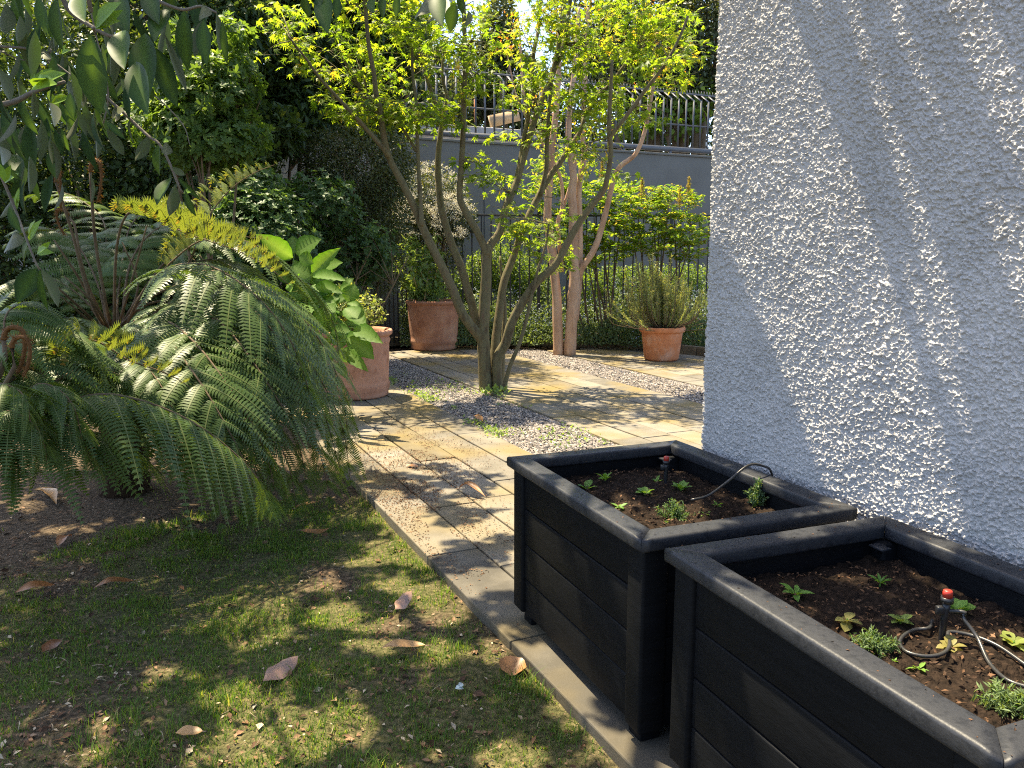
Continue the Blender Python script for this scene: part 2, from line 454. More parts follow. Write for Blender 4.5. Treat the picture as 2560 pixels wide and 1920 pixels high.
# ------------------------------------------------------------------ paving: long slabs in strips
def strips(acc, a0, a1, n, b0, b1, clip=None):
    w = (a1 - a0) / n
    for k in range(n):
        b = b0 + RNG.uniform(-.9, 0)
        while b < b1:
            L = .98 + RNG.uniform(-.02, .02)
            hi = min(b + L, b1)
            if hi > b + .1:
                t = RNG.uniform(-.003, .003)
                moss = 0.45 + .55 * min(max((b - 3.2) / 3.5, 0), 1)
                c = W(a0 + (k + .5) * w, (b + hi) / 2, -.03 + t)
                sz = (round(w - .012, 4), round(hi - b - .008, 4), .06)
                n0 = acc.n
                tilt = Matrix.Rotation(RNG.uniform(-.002, .002), 3, 'X') @ Matrix.Rotation(RNG.uniform(-.004, .004), 3, 'Y')
                box(acc, c, sz, .006, M=MAB @ np.array(tilt), rnd=RNG.uniform(.2, .8) - (.38 if k == 0 and a0 < 1.3 and b < 2.6 else 0))
                acc.t[-1][:] = moss
            b += L
g = Acc()
strips(g, EDGE_A, 2.57, 5, -1.0, 12.2)
strips(g, 3.33, 5.0, 6, 2.9, 11.9)
strips(g, 5.7, 8.9, 11, 3.4, 11.0)
strips(g, 2.57, 8.9, 22, -1.0, 2.9)
strips(g, 2.57, 3.33, 3, 2.9, 5.15)
tag(g.obj('paved_path', M_slab, smooth=False), 'strips of worn concrete paving slabs', 'path', kind='structure')
g = Acc()
for a0, a1, b0, b1, z in ((EDGE_A + .01, 9, -1, 12.4, -.026),):
    q = [W(a0, b0, z), W(a1, b0, z), W(a1, b1, z), W(a0, b1, z)]
    g.add(q, None, [(0, 1, 2, 3)])
tag(g.obj('path_bedding', M_bedsoil), 'dark mossy joints between the slabs', 'path', kind='structure')

# ------------------------------------------------------------------ gravel strips
def pebbles(acc, n, a0, a1, b0, b1, size=.02, ztop=.012):
    ph = np.array([(0, 0, .5), (1, 0, 0), (.45, .8, .1), (-.5, .75, 0), (-1, -.05, .08), (-.4, -.85, 0), (.55, -.75, .1)])
    f = np.array([(0, k, k % 6 + 1) for k in range(1, 7)])
    a = RNG.uniform(a0, a1, n); b = RNG.uniform(b0, b1, n)
    e = np.minimum(np.minimum(a - a0, a1 - a), .12) / .12
    z = -.018 + ztop * e * RNG.uniform(.3, 1.3, n) + .022 * (fbm(a * 4, b * 4, 40, 3) - .45) * e
    pos = EA * a[:, None] + EB * b[:, None]; pos[:, 2] = z
    th = RNG.uniform(0, 6.28, n)
    D = np.stack([np.cos(th), np.sin(th), RNG.uniform(-.3, .3, n)], -1)
    Nn = unit(np.stack([RNG.normal(0, .35, n), RNG.normal(0, .35, n), np.ones(n)], -1))
    v = ph * np.array([.62, .95, 1.0])
    leaves(acc, (v, f), pos, D, Nn, size * RNG.uniform(.4, 1.15, n) * .75, RNG.random(n))
for nm, a0, a1, b0, b1, lab, cnt in (('gravel', 2.57, 3.33, 5.15, 11.6, 'strip of grey and buff gravel around the maple trunk', 26000),
                                    ('gravel', 5.0, 5.7, 3.4, 11.3, 'strip of pale gravel around the crape myrtle trunks', 14000)):
    g = Acc()
    q = [W(a0 - .03, b0 - .02, -.020), W(a1 + .03, b0 - .02, -.020), W(a1 + .03, b1, -.020), W(a0 - .03, b1, -.020)]
    g.add(q, None, [(0, 1, 2, 3)], mi=1)
    pebbles(g, cnt, a0, a1, b0, b1, .024)
    tag(g.obj(nm, [M_pebble, M_grit], smooth=False), lab, 'gravel', kind='stuff')

# ================================================================== HOUSE WALL (rough-cast render, real relief)
A_W, B_C = 2.115, 2.665
def stucco_wall():
    rc = .035
    s_f = np.arange(1.18, B_C - rc, .0022)
    s = np.concatenate([np.linspace(-3.2, 1.17, 60), s_f])
    path = [(A_W, b, -1, 0) for b in s]
    for t in np.linspace(0, np.pi / 2, 14)[1:]:
        path.append((A_W + rc - rc * math.cos(t), B_C - rc + rc * math.sin(t), -math.cos(t), math.sin(t)))
    for a in np.concatenate([np.arange(A_W + rc + .004, A_W + .14, .0045), np.linspace(A_W + .2, A_W + 1.6, 8)]):
        path.append((a, B_C, 0, 1))
    path = np.array(path)
    zs = np.arange(.3, 2.60, .0022); zs = np.concatenate([np.linspace(-.02, .29, 8), zs, np.linspace(2.66, 3.1, 6)])
    d = np.concatenate([[0], np.cumsum(np.hypot(np.diff(path[:, 0]), np.diff(path[:, 1])))])
    S, Zz = np.meshgrid(d, zs, indexing='ij')
    wx = S + .0055 * (fbm(S * 120, Zz * 120, 71, 2) - .5) * 2; wz = Zz + .0055 * (fbm(S * 120, Zz * 120, 72, 2) - .5) * 2
    n1 = vnoise(wx * 150, wz * 165, 11); n2 = vnoise(wx * 260, wz * 280, 12); n3 = vnoise(wx * 72, wz * 80, 13)
    big = fbm(S * 4, Zz * 4, 14, 3)
    k = n1 * .50 + n3 * .28 + n2 * .22
    blob = np.clip((k - .30) / .42, 0, 1) ** 1.35
    amp = .0092 * (.65 + .7 * fbm(S * 7, Zz * 5, 15, 2))
    h = amp * blob + .0030 * n2 + .012 * (big - .5)
    # hairline scar where two coats meet
    a = path[:, None, 0] + path[:, None, 2] * h; b = path[:, None, 1] + path[:, None, 3] * h
    v = a[..., None] * EA + b[..., None] * EB; v[..., 2] = Zz
    m, n = S.shape
    i = np.arange(m - 1)[:, None] * n; j = np.arange(n - 1)[None]
    f = np.stack([i + j, i + j + 1, i + n + j + 1, i + n + j], -1).reshape(-1, 4)
    g = Acc(); g.add(v.reshape(-1, 3), None, f)
    # the rest of the house block: top, far and outer sides
    z1 = 3.1
    q = [W(A_W, -3.2, z1), W(A_W, B_C, z1), W(A_W + 1.6, B_C, z1), W(A_W + 1.6, -3.2, z1),
         W(A_W + 1.6, B_C, 0), W(A_W + 1.6, -3.2, 0), W(A_W, -3.2, 0)]
    g.add(q, None, [(0, 1, 2, 3), (3, 2, 4, 5), (6, 0, 3, 5)])
    return tag(g.obj('stucco_wall', M_stucco), 'rough grey stuccoed house wall streaked with raking sunlight', 'wall')
stucco_wall()

# ================================================================== PLANTERS
PL = []
def planter(cx, cy, ang, w, l, label):
    th = R_(ang)
    ex = np.array([math.cos(th), math.sin(th), 0]); ey = np.array([-math.sin(th), math.cos(th), 0])
    M3 = np.column_stack([ex, ey, [0, 0, 1]])
    c0 = np.array([cx, cy, 0.0])
    T = lambda x, y, z: c0 + ex * x + ey * y + np.array([0, 0, z])
    root = empty('planter_box', c0, label, 'planter', 'black wooden planter boxes')
    top, th_r, wr = .665, .042, .078
    # rim: four mitred boards with rounded arrises
    r = .009
    sec = []
    for (t, z, a0) in ((r, r, 180), (wr - r, r, 270), (wr - r, th_r - r, 0), (r, th_r - r, 90)):
        for q in (0, 30, 60, 90):
            A = R_(a0 + q); sec.append((t + r * math.cos(A), top - th_r + z + r * math.sin(A)))
    sec = np.array(sec); ns = len(sec)
    cor = [(-w / 2, -l / 2), (w / 2, -l / 2), (w / 2, l / 2), (-w / 2, l / 2)]
    for k in range(4):
        p0 = np.array(cor[k]); p1 = np.array(cor[(k + 1) % 4]); Ln = np.linalg.norm(p1 - p0)
        al = (p1 - p0) / Ln; inn = np.array([-al[1], al[0]])
        nseg = 24; rows = []
        jit = RNG.normal(0, .0009, (nseg + 1, 2)); jit = np.array([jit[max(q - 2, 0):q + 3].mean(0) for q in range(nseg + 1)])
        for q in range(nseg + 1):
            f_ = q / nseg
            for (t, z) in sec:
                s0 = t + .0012; s1 = Ln - t - .0012
                xy = p0 + al * (s0 + (s1 - s0) * f_) + inn * (t + jit[q, 0])
                rows.append(T(xy[0], xy[1], z + jit[q, 1] + (.0015 if k % 2 else 0)))
        i = np.arange(nseg)[:, None] * ns; j = np.arange(ns)[None]; kk = (j + 1) % ns
        f4 = np.stack([i + j, i + ns + j, i + ns + kk, i + kk], -1).reshape(-1, 4)
        f3 = [(0, q, q + 1) for q in range(1, ns - 1)] + [(nseg * ns, nseg * ns + q + 1, nseg * ns + q) for q in range(1, ns - 1)]
        a = Acc(); a.add(rows, f3, f4); a.obj('rim_board', M_rim, root)
    ins = .020; pw = .088
    zb, zt = .050, top - th_r - .001
    for sx in (-1, 1):
        for sy in (-1, 1):
            a = Acc(); box(a, T(sx * (w / 2 - ins - pw / 2), sy * (l / 2 - ins - pw / 2), (zb + zt) / 2), (pw, pw, zt - zb), .010, M=M3, seg=3)
            a.obj('corner_post', M_black, root)
            a = Acc(); box(a, T(sx * (w / 2 - ins - pw / 2 - .022), sy * (l / 2 - ins - pw / 2 - .03), .0245), (.07, .07, .049), .004, M=M3)
            a.obj('foot', M_black, root)
    nbd = 4; hb = (zt - zb) / nbd
    for q in range(nbd):
        z = zb + hb * (q + .5)
        for sx in (-1, 1):
            a = Acc(); box(a, T(sx * (w / 2 - ins - .026 + RNG.uniform(-.002, .0015)), 0, z), (.026, l - 2 * ins - 2 * pw + .004, hb - .003), .006, M=M3, seg=3)
            a.obj('side_board', M_black, root)
            a = Acc(); box(a, T(0, sx * (l / 2 - ins - .026 + RNG.uniform(-.002, .0015)), z), (w - 2 * ins - 2 * pw + .004, .026, hb - .003), .006, M=M3, seg=3)
            a.obj('side_board', M_black, root)
    # inner corner bracket just under the far rim
    a = Acc(); box(a, T(w / 2 - .125, l / 2 - .11, top - th_r - .006), (.035, .05, .006), .001, M=M3); a.obj('bracket', M_rim, root)
    # soil
    n = 90
    x = np.linspace(-w / 2 + .06, w / 2 - .06, n); y = np.linspace(-l / 2 + .06, l / 2 - .06, n)
    X, Y = np.meshgrid(x, y, indexing='ij')
    off = cx * 3
    hz = .565 + .035 * (fbm(X * 3 + off, Y * 3, 50, 3) - .5) + .035 * (fbm(X * 14 + off, Y * 14, 51, 4) - .5) + .016 * (fbm(X * 60, Y * 60 + off, 52, 2) - .5)
    v = c0 + X[..., None] * ex + Y[..., None] * ey; v[..., 2] = hz
    i = np.arange(n - 1)[:, None] * n; j = np.arange(n - 1)[None]
    a = Acc(); a.add(v.reshape(-1, 3), None, np.stack([i + j, i + n + j, i + n + j + 1, i + j + 1], -1).reshape(-1, 4), mi=0)
    # bark bits and pale flakes in the compost
    m = 1100
    px_ = RNG.uniform(-w / 2 + .085, w / 2 - .085, m); py_ = RNG.uniform(-l / 2 + .085, l / 2 - .085, m)
    zz = .565 + .035 * (fbm(px_ * 3 + off, py_ * 3, 50, 3) - .5) + .035 * (fbm(px_ * 14 + off, py_ * 14, 51, 4) - .5) + .009
    pos = c0 + px_[:, None] * ex + py_[:, None] * ey; pos[:, 2] = zz
    tt = RNG.uniform(0, 6.28, m)
    leaves(a, t_leaf(.5, 2, .1, .3), pos, np.stack([np.cos(tt), np.sin(tt), RNG.normal(0, .35, m)], -1), unit(RNG.normal(0, .5, (m, 3)) + [0, 0, 1]),
           RNG.uniform(.005, .017, m), RNG.random(m) ** 2.6 * .5, mi=1)
    s = a.obj('planter_soil', [M_soil, M_litter])
    def sz(p):
        d = np.asarray(p)[:3] - c0; x = d @ ex; y = d @ ey
        return float(.565 + .035 * (fbm(np.array([x * 3 + off]), np.array([y * 3]), 50, 3)[0] - .5) + .035 * (fbm(np.array([x * 14 + off]), np.array([y * 14]), 51, 4)[0] - .5))
    PL.append((c0, ex, ey, w, l))
    return root, s, sz
p1, s1, sz1 = planter(.5355, 2.758, 22.0, .788, 1.02, 'black wooden planter box beside the path, behind the other one')
p2, s2, sz2 = planter(.958, 1.753, 21.0, .78, 1.0, 'black wooden planter box nearest the viewer, coiled hose inside')
tag(s1, 'dark compost filling the planter beside the path', 'soil', kind='stuff')
tag(s2, 'dark compost filling the planter with the coiled hose', 'soil', kind='stuff')

# ================================================================== POTS
def pot(cx, cy, r0, r1, h, label, mat, bands, rimh=.06, lip=.03):
    root = empty('terracotta_pot', (cx, cy, 0), label, 'plant pot', 'terracotta plant pots')
    R = lambda z: r0 + (r1 - lip - r0) * (z / h) ** .85
    pr = [(.0, .004), (r0 - .015, .004), (r0, .02)]
    zs = np.linspace(.03, h - rimh - .01, 30)
    for z in zs:
        b = sum(.016 * math.exp(-((z - bz) / .014) ** 2) for bz in bands)
        pr.append((R(z) + b, z))
    inner = [(R(h) - .045, h - rimh)]
    a = Acc(); lathe(a, (cx, cy, 0), pr, 56, .004); a.obj('pot_body', mat, root)
    zr = h - rimh
    rim = [(R(zr) - .05, zr - .02), (R(zr) + .004, zr - .012), (r1 - .008, zr), (r1, zr + .012), (r1 + .002, h - .018), (r1 - .006, h - .004), (r1 - .02, h), (r1 - .05, h - .006), (r1 - .06, h - .03), (R(zr) - .05, zr - .09)]
    a = Acc(); lathe(a, (cx, cy, 0), rim, 56, .004); a.obj('pot_rim', mat, root)
    a = Acc(); lathe(a, (cx, cy, 0), [(.001, h - .065), (.12, h - .06), (R(zr) - .03, h - .075)], 32, .02); a.obj('pot_soil', M_bedsoil, root)
    return root
q = G(890, 989); POT1 = (q[0], q[1])
pot(q[0], q[1], .335, .392, .70, 'large pale terracotta pot with pale-leaved shrub, beside the fern', M_terra, (.10, .135, .585), .055)
q = G(1085, 872); POT2 = (q[0], q[1])
pot(q[0], q[1], .355, .425, .765, 'large dark terracotta pot with tall leafy stems, by the black fence', M_terra3, (.12, .155), .05, .018)
q = G(1653, 900); POT3 = (q[0], q[1])
pot(q[0], q[1], .232, .318, .475, 'small orange terracotta pot holding the rosemary', M_terra2, (), .07, .025)
EXPO = 1.78
DENOISE = False
# ================================================================== LEAF MATERIALS
ML_fern = m_leaf('fern_leaf', [(0, (.046, .084, .022)), (.6, (.072, .122, .031)), (1, (.105, .155, .044))], .30, 1.7, .45, .28, tipcol=(.17, .19, .07))
ML_young = m_leaf('young_fern_leaf', [(0, (.10, .145, .035)), (1, (.19, .215, .058))], .40, 1.3, .5, .3, tipcol=(.30, .15, .045))
ML_brown = m_leaf('dry_fern', [(0, (.12, .055, .02)), (1, (.22, .11, .04))], .2, 1.2, .8, .2)
ML_magnolia = m_leaf('magnolia_leaf', [(0, (.016, .036, .014)), (.6, (.026, .056, .020)), (1, (.045, .085, .024))], .25, 2.0, .48, .14, tipcol=(.14, .24, .03), back=(.085, .092, .045))
ML_laurel = m_leaf('laurel_leaf', [(0, (.032, .058, .020)), (.7, (.062, .098, .030)), (1, (.13, .16, .045))], .32, 1.7, .5, .25)
ML_pitto = m_leaf('pittosporum_leaf', [(0, (.038, .080, .030)), (.7, (.075, .140, .048)), (1, (.17, .25, .065))], .34, 1.7, .48, .28)
ML_pitto_sunlit = m_leaf('sunlit_pittosporum_leaf', [(0, (.060, .115, .030)), (.7, (.115, .19, .048)), (1, (.25, .34, .085))], .42, 1.6, .48, .28)  # lighter copy of the pittosporum leaf, with sunlight put into the colour
ML_fine = m_leaf('fine_shrub_leaf', [(0, (.040, .060, .022)), (.6, (.075, .098, .034)), (1, (.16, .13, .042))], .3, 1.3, .5, .4)
ML_hyd = m_leaf('hydrangea_leaf', [(0, (.040, .115, .010)), (1, (.080, .175, .018))], .48, 1.9, .55, .14, tipcol=(.17, .27, .08))
ML_varieg = m_leaf('pale_shrub_leaf', [(0, (.15, .22, .06)), (.6, (.26, .32, .10)), (1, (.42, .44, .20))], .4, 1.3, .5, .3)
ML_stem = m_leaf('potted_stem_leaf', [(0, (.14, .22, .065)), (1, (.26, .35, .12))], .4, 1.5, .5, .3)
ML_rosem = m_leaf('rosemary_needle', [(0, (.15, .19, .085)), (.6, (.26, .30, .13)), (1, (.42, .37, .18))], .4, 1.5, .6, .3)
ML_maple = m_leaf('maple_leaf', [(0, (.085, .15, .018)), (.55, (.17, .24, .028)), (.85, (.29, .30, .035)), (1, (.38, .25, .04))], .58, 1.95, .5, .3)
ML_myrtle = m_leaf('myrtle_leaf', [(0, (.09, .15, .02)), (.7, (.20, .26, .04)), (1, (.30, .26, .05))], .55, 1.9, .5, .3, tipcol=(.42, .10, .035))
ML_nandina = m_leaf('nandina_leaf', [(0, (.055, .12, .018)), (.6, (.14, .23, .03)), (1, (.26, .30, .045))], .55, 2.0, .5, .3, tipcol=(.25, .12, .06))
ML_box = m_leaf('box_leaf', [(0, (.06, .12, .018)), (1, (.17, .24, .035))], .45, 1.5, .45, .4)
ML_cover = m_leaf('forget_me_not_leaf', [(0, (.075, .12, .055)), (1, (.15, .20, .09))], .35, 1.4, .55, .3)
ML_blue = m_leaf('small_blue_petal', [(0, (.30, .36, .52)), (1, (.52, .58, .66))], .3, 1, .6, .2, tint=(1, 1, 1))
ML_white = m_leaf('cream_flower', [(0, (.50, .45, .32)), (.6, (.70, .65, .50)), (1, (.82, .80, .72))], .3, 1, .7, .2, tint=(1, 1, .9))
ML_far = m_leaf('far_tree_leaf', [(0, (.06, .085, .04)), (1, (.14, .16, .07))], .4, 1.3, .6, .3)
ML_fig = m_leaf('broad_bright_leaf', [(0, (.10, .18, .03)), (1, (.22, .30, .05))], .5, 1.4, .5, .3)
ML_seed = m_leaf('seedling_leaf', [(0, (.08, .20, .03)), (1, (.20, .34, .06))], .4, 1.4, .5, .3, tipcol=(.30, .17, .08))
ML_herb = m_leaf('herb_leaf', [(0, (.06, .11, .05)), (1, (.16, .22, .09))], .35, 1.4, .6, .3)
ML_grass = m_leaf('grass_blade', [(0, (.055, .115, .018)), (.55, (.110, .185, .032)), (.85, (.22, .25, .062)), (1, (.40, .33, .15))], .4, 1.7, .6, .2)
ML_dead = m_leaf('fallen_leaf', [(0, (.17, .065, .022)), (.5, (.30, .13, .045)), (1, (.42, .24, .09))], .15, 1.2, .42, .5, back=(.33, .20, .14), tint=(1.2, .8, .4))

# ================================================================== TREE FERNS
UPZ = np.array([0, 0, 1.0])
def pinna(acc, p0, D, Nn, L, wid, droop, M=20, rnd=.5, curl=0.0, tipc=0.0):
    """one leaflet of a frond: a rib with narrow lobes on both sides"""
    v = np.linspace(0, 1, M + 1)
    base = p0 + D * (v * L)[:, None] + np.array([0, 0, -1.0]) * (droop * L * v ** 1.8)[:, None]
    if curl:
        k = np.clip((v - .55) / .45, 0, 1)
        ang = k ** 1.3 * curl
        ds = L / M
        fw = unit(D); dn = -Nn
        dirs = fw * np.cos(ang)[:, None] + (dn * .55 + np.array([0, 0, -.83])) * np.sin(ang)[:, None]
        base = p0 + np.cumsum(dirs * ds, 0)
    T = unit(np.gradient(base, axis=0))
    S = unit(np.cross(T, Nn)); Q = np.cross(S, T)
    prof = np.clip(np.minimum(.55 + v * 2.2, 1) * np.clip((1.03 - v) * 2.3, 0, 1) ** .75, .04, 1)
    lw = wid * prof * (1 + .10 * RNG.normal(size=M + 1))
    step = L / M
    b = base[:-1]; b2 = base[:-1] + T[:-1] * step * .92
    for sg in (-1, 1):
        lat = S[:-1] * sg
        tip = b + T[:-1] * step * (.95) + lat * lw[:-1, None] - Q[:-1] * (lw[:-1, None] * .22)
        mid1 = b + lat * lw[:-1, None] * .6 + T[:-1] * step * .12
        mid2 = b + T[:-1] * step * .80 + lat * lw[:-1, None] * .5
        vv = np.stack([b, mid1, tip, mid2, b2], 1).reshape(-1, 3)
        o = (np.arange(M) * 5)[:, None]
        f = np.concatenate([o + np.array([0, 1, 3]), o + np.array([1, 2, 3]), o + np.array([0, 3, 4])])
        if sg > 0: f = f[:, ::-1]
        tp = np.repeat(np.clip((v[:-1] - .76) * 4, 0, 1) * tipc, 5) if tipc else 0.0
        acc.add(vv, f, None, rnd + RNG.uniform(-.08, .08), tp)
    # rib
    rw = L * .008 + .0012
    vv = np.concatenate([base - S * rw * (1 - .8 * v)[:, None] + Q * .0015, base + S * rw * (1 - .8 * v)[:, None] + Q * .0015])
    k = M + 1; i = np.arange(M)
    acc.add(vv, None, np.stack([i, i + k, i + k + 1, i + 1], -1), min(rnd + .3, 1), .6 if not tipc else 0)

def frond(parent, pts, L, wid, bare=.25, npair=24, droop=.5, lift=.1, young=False, rstipe=.010, label=None, fwd=.45, M=28, face=None):
    """rachis through pts with pairs of pinnae; returns the part"""
    pts = [np.asarray(p, float) for p in pts]
    c = spline(np.array(pts), 60)
    T = unit(np.gradient(c, axis=0))
    a = Acc()
    s = np.linspace(0, 1, 60)
    tube(a, c[::3], np.interp(s[::3], [0, .3, 1], [rstipe, rstipe * .75, .0015]), 6, 50, mi=1, rnd=.4)
    up = UPZ if face is None else unit(np.asarray(face, float))
    for k in range(npair):
        t = bare + (1 - bare) * (k + .3) / npair
        x = t * 59; i = min(int(x), 58); p = c[i] * (1 - x + i) + c[i + 1] * (x - i); tt = T[i]
        S = unit(np.cross(tt, up)); Nn = unit(np.cross(S, tt))
        u = (t - bare) / (1 - bare)
        pl = L * min(.45 + u * 2.2, 1) * max(1 - u ** 2.2, .06) * RNG.uniform(.9, 1.08)
        for sg in (-1, 1):
            D = unit(S * sg * .92 + tt * fwd * (1 + u) + Nn * lift + RNG.normal(0, .085, 3))
            r0 = RNG.uniform(.2, .8)
            if young:
                D = unit(S * sg * .8 + Nn * .6 + tt * .25 + RNG.normal(0, .08, 3))
                pinna(a, p, D, unit(tt + RNG.normal(0, .15, 3)), pl, wid * 1.35 * (pl / L) ** .4, 0, 16, r0, curl=2.8, tipc=.95)
            else:
                nn = unit(Nn + RNG.normal(0, .16, 3))
                pinna(a, p, D, nn, pl, wid * (pl / L) ** .45, droop * RNG.uniform(.8, 1.2), M, r0)
    o = a.obj('frond', [ML_young if young else ML_fern, M_twig], parent)
    if label: o['label'] = label
    return o

def crozier(parent, pts, curl_r, r, label=None):
    """a brown coiled unopened frond on its stalk"""
    a = Acc()
    pts = [np.asarray(p, float) for p in pts]
    tube(a, pts, np.linspace(r, r * .7, len(pts)), 7, mi=1, rnd=.5)
    c = pts[-1]; d = unit(pts[-1] - pts[-2])
    h = np.array([d[0] + .3, d[1], 0]); h = unit(h)
    q = []
    for t in np.linspace(0, 4.4, 22):
        rr = curl_r * (1 - .12 * t)
        q.append(c + UPZ * rr * math.sin(t) + h * (rr - rr * math.cos(t)) - UPZ * max(t - 2.6, 0) * curl_r * .9)
    q = np.array(q)
    tube(a, q, np.linspace(r * .9, r * .55, 22), 7, 40, .12, rnd=.5)
    n = 260
    i = RNG.integers(0, 22, n)
    leaves(a, T_NEEDLE, q[i], rdir(n), rdir(n), RNG.uniform(.012, .035, n), RNG.random(n), wid=1.6)
    o = a.obj('crozier', [ML_brown, M_twig], parent)
    if label: o['label'] = label

def caudex(parent, base, top, r):
    a = Acc()
    tube(a, [base, (np.asarray(base) + top) / 2 + [.02, 0, 0], top], [r * 1.15, r, r * .95], 14, 14, .12)
    n = 2600
    t = RNG.random(n); th = RNG.uniform(0, 6.28, n)
    p = np.asarray(base) * (1 - t)[:, None] + np.asarray(top) * t[:, None]
    o = np.stack([np.cos(th), np.sin(th), 0 * th], -1)
    leaves(a, T_NEEDLE, p + o * r * .9, unit(o + [0, 0, -1.4] + RNG.normal(0, .4, (n, 3))), o, RNG.uniform(.05, .12, n), wid=.9)
    a.obj('trunk', [M_fibre], parent)
M_fibre = m_attr('fern_trunk_fibre', [(0, (.012, .008, .005)), (1, (.06, .036, .02))], .95, .1, .6, 50)

# ---- main fern: crown beside the lawn, fronds arching to the path
FC = P(285, 850, 4.95)
fern = empty('tree_fern', (FC[0], FC[1], 0), 'large tree fern spilling dark drooping fronds onto the paved path', 'tree fern', 'tree ferns by the lawn')
caudex(fern, (FC[0], FC[1], -.09), FC + [0, 0, -.02], .13)
def FP(*pts): return [FC + [RNG.uniform(-.05, .05), RNG.uniform(-.05, .05), 0]] + [P(*q) for q in pts]
# big drooping fronds towards the right and the viewer
F1 = [
    (FP((420, 700, 4.95), (600, 690, 4.9), (760, 800, 4.85), (850, 960, 4.85), (872, 1130, 4.9)), .50, .050),
    (FP((400, 730, 4.8), (560, 720, 4.55), (700, 850, 4.4), (800, 1010, 4.4), (858, 1200, 4.5)), .52, .052),
    (FP((400, 770, 4.6), (530, 790, 4.25), (650, 930, 4.0), (740, 1090, 4.0), (770, 1230, 4.1)), .50, .052),
    (FP((390, 800, 4.4), (480, 850, 3.95), (580, 980, 3.75), (660, 1120, 3.75), (700, 1290, 3.85)), .47, .052),
    (FP((430, 640, 5.2), (600, 600, 5.3), (740, 690, 5.4), (830, 800, 5.5), (850, 930, 5.5)), .50, .05),
    (FP((400, 830, 4.3), (460, 900, 3.8), (540, 1020, 3.6), (620, 1180, 3.6), (650, 1330, 3.75)), .44, .05),
    (FP((330, 650, 5.2), (420, 560, 5.5), (560, 570, 5.7), (660, 660, 5.8)), .45, .048),
    (FP((300, 700, 5.3), (330, 560, 5.7), (420, 500, 6.0), (520, 540, 6.1)), .42, .045),
    (FP((240, 700, 5.2), (180, 600, 5.4), (90, 570, 5.5), (0, 620, 5.4)), .45, .048),
    (FP((220, 760, 5.0), (130, 700, 5.0), (30, 720, 4.9), (-70, 800, 4.8)), .48, .05),
    (FP((230, 820, 4.6), (150, 800, 4.3), (70, 850, 4.0), (10, 960, 3.9)), .45, .05),
    (FP((300, 860, 4.3), (330, 880, 3.9), (400, 960, 3.6), (460, 1090, 3.5)), .40, .048),
    (FP((270, 640, 5.5), (250, 540, 6.0), (150, 480, 6.3), (40, 500, 6.4)), .42, .045),
    (FP((420, 690, 5.4), (560, 650, 5.6), (690, 720, 5.7), (790, 850, 5.6), (830, 1010, 5.5)), .48, .05),
    (FP((380, 700, 4.7), (500, 660, 4.4), (640, 740, 4.2), (740, 880, 4.2), (800, 1090, 4.3)), .50, .052),
    (FP((420, 760, 4.6), (560, 800, 4.3), (690, 960, 4.15), (790, 1110, 4.2), (830, 1270, 4.35)), .48, .05),
    (FP((400, 790, 4.5), (520, 850, 4.1), (640, 1010, 3.9), (720, 1160, 3.9), (745, 1310, 4.0)), .46, .05),
    (FP((440, 690, 5.0), (620, 740, 4.8), (760, 890, 4.7), (850, 1050, 4.7), (880, 1230, 4.8)), .48, .05),
    (FP((400, 810, 4.4), (500, 930, 4.0), (600, 1090, 3.85), (650, 1220, 3.85), (665, 1350, 3.95)), .40, .048),
    (FP((380, 850, 4.3), (440, 960, 3.9), (500, 1090, 3.75), (540, 1220, 3.75), (560, 1340, 3.8)), .36, .046),
    (FP((370, 760, 5.3), (540, 760, 5.3), (700, 860, 5.2), (820, 1000, 5.1), (865, 1160, 5.1)), .46, .05),
    (FP((350, 900, 4.4), (400, 1000, 4.1), (440, 1120, 3.95), (460, 1240, 3.95)), .32, .044),
    (FP((420, 840, 4.6), (560, 940, 4.4), (700, 1080, 4.4), (800, 1220, 4.5)), .44, .05),
    (FP((400, 880, 4.5), (520, 1000, 4.2), (630, 1150, 4.1), (700, 1300, 4.2)), .42, .05),
    (FP((380, 900, 4.5), (460, 1020, 4.2), (530, 1160, 4.1), (570, 1300, 4.1)), .40, .048),
    (FP((440, 800, 4.9), (620, 880, 4.8), (770, 1030, 4.8), (860, 1180, 4.9)), .46, .05),
    (FP((420, 900, 4.9), (560, 1040, 4.7), (700, 1180, 4.7), (790, 1280, 4.8)), .40, .05),
]
for pts, L, wd in F1:
    frond(fern, pts, L * 1.04, wd * 1.12, .24, 17, .55, .12, M=26)
# young yellow-green fronds with coiled brown leaflet ends
frond(fern, [FC, P(290, 640, 4.75), P(312, 545, 4.6), P(352, 533, 4.5), P(470, 585, 4.4), P(600, 630, 4.35), P(700, 690, 4.3), P(745, 742, 4.3)], .27, .034, .44, 22, young=True, label='yellow-green young frond with coiled brown leaflet tips arching over the dark fronds')
frond(fern, [FC + [.1, .1, 0], P(470, 660, 5.3), P(505, 570, 5.3), P(560, 490, 5.3), P(625, 438, 5.3), P(705, 405, 5.3)], .26, .032, .42, 16, young=True, label='upright young frond with curled yellow leaflets')
frond(fern, [FC + [.05, -.1, 0], P(300, 880, 4.3), P(335, 860, 4.1), P(420, 915, 4.0), P(505, 975, 3.95)], .22, .03, .3, 14, young=True)
frond(fern, [FC, P(350, 740, 4.9), P(470, 620, 4.9), P(560, 590, 4.9), P(680, 600, 4.9)], .25, .032, .45, 16, young=True)
for pts, cr, r in (([FC, P(265, 760, 4.7), P(238, 600, 4.6), P(226, 430, 4.5)], .075, .011),
                   ([FC, P(230, 760, 4.6), P(180, 580, 4.5), P(140, 455, 4.45)], .07, .010),
                   ([FC, P(215, 700, 4.7), P(186, 560, 4.7), P(170, 540, 4.7)], .05, .009)):
    crozier(fern, pts, cr, r)
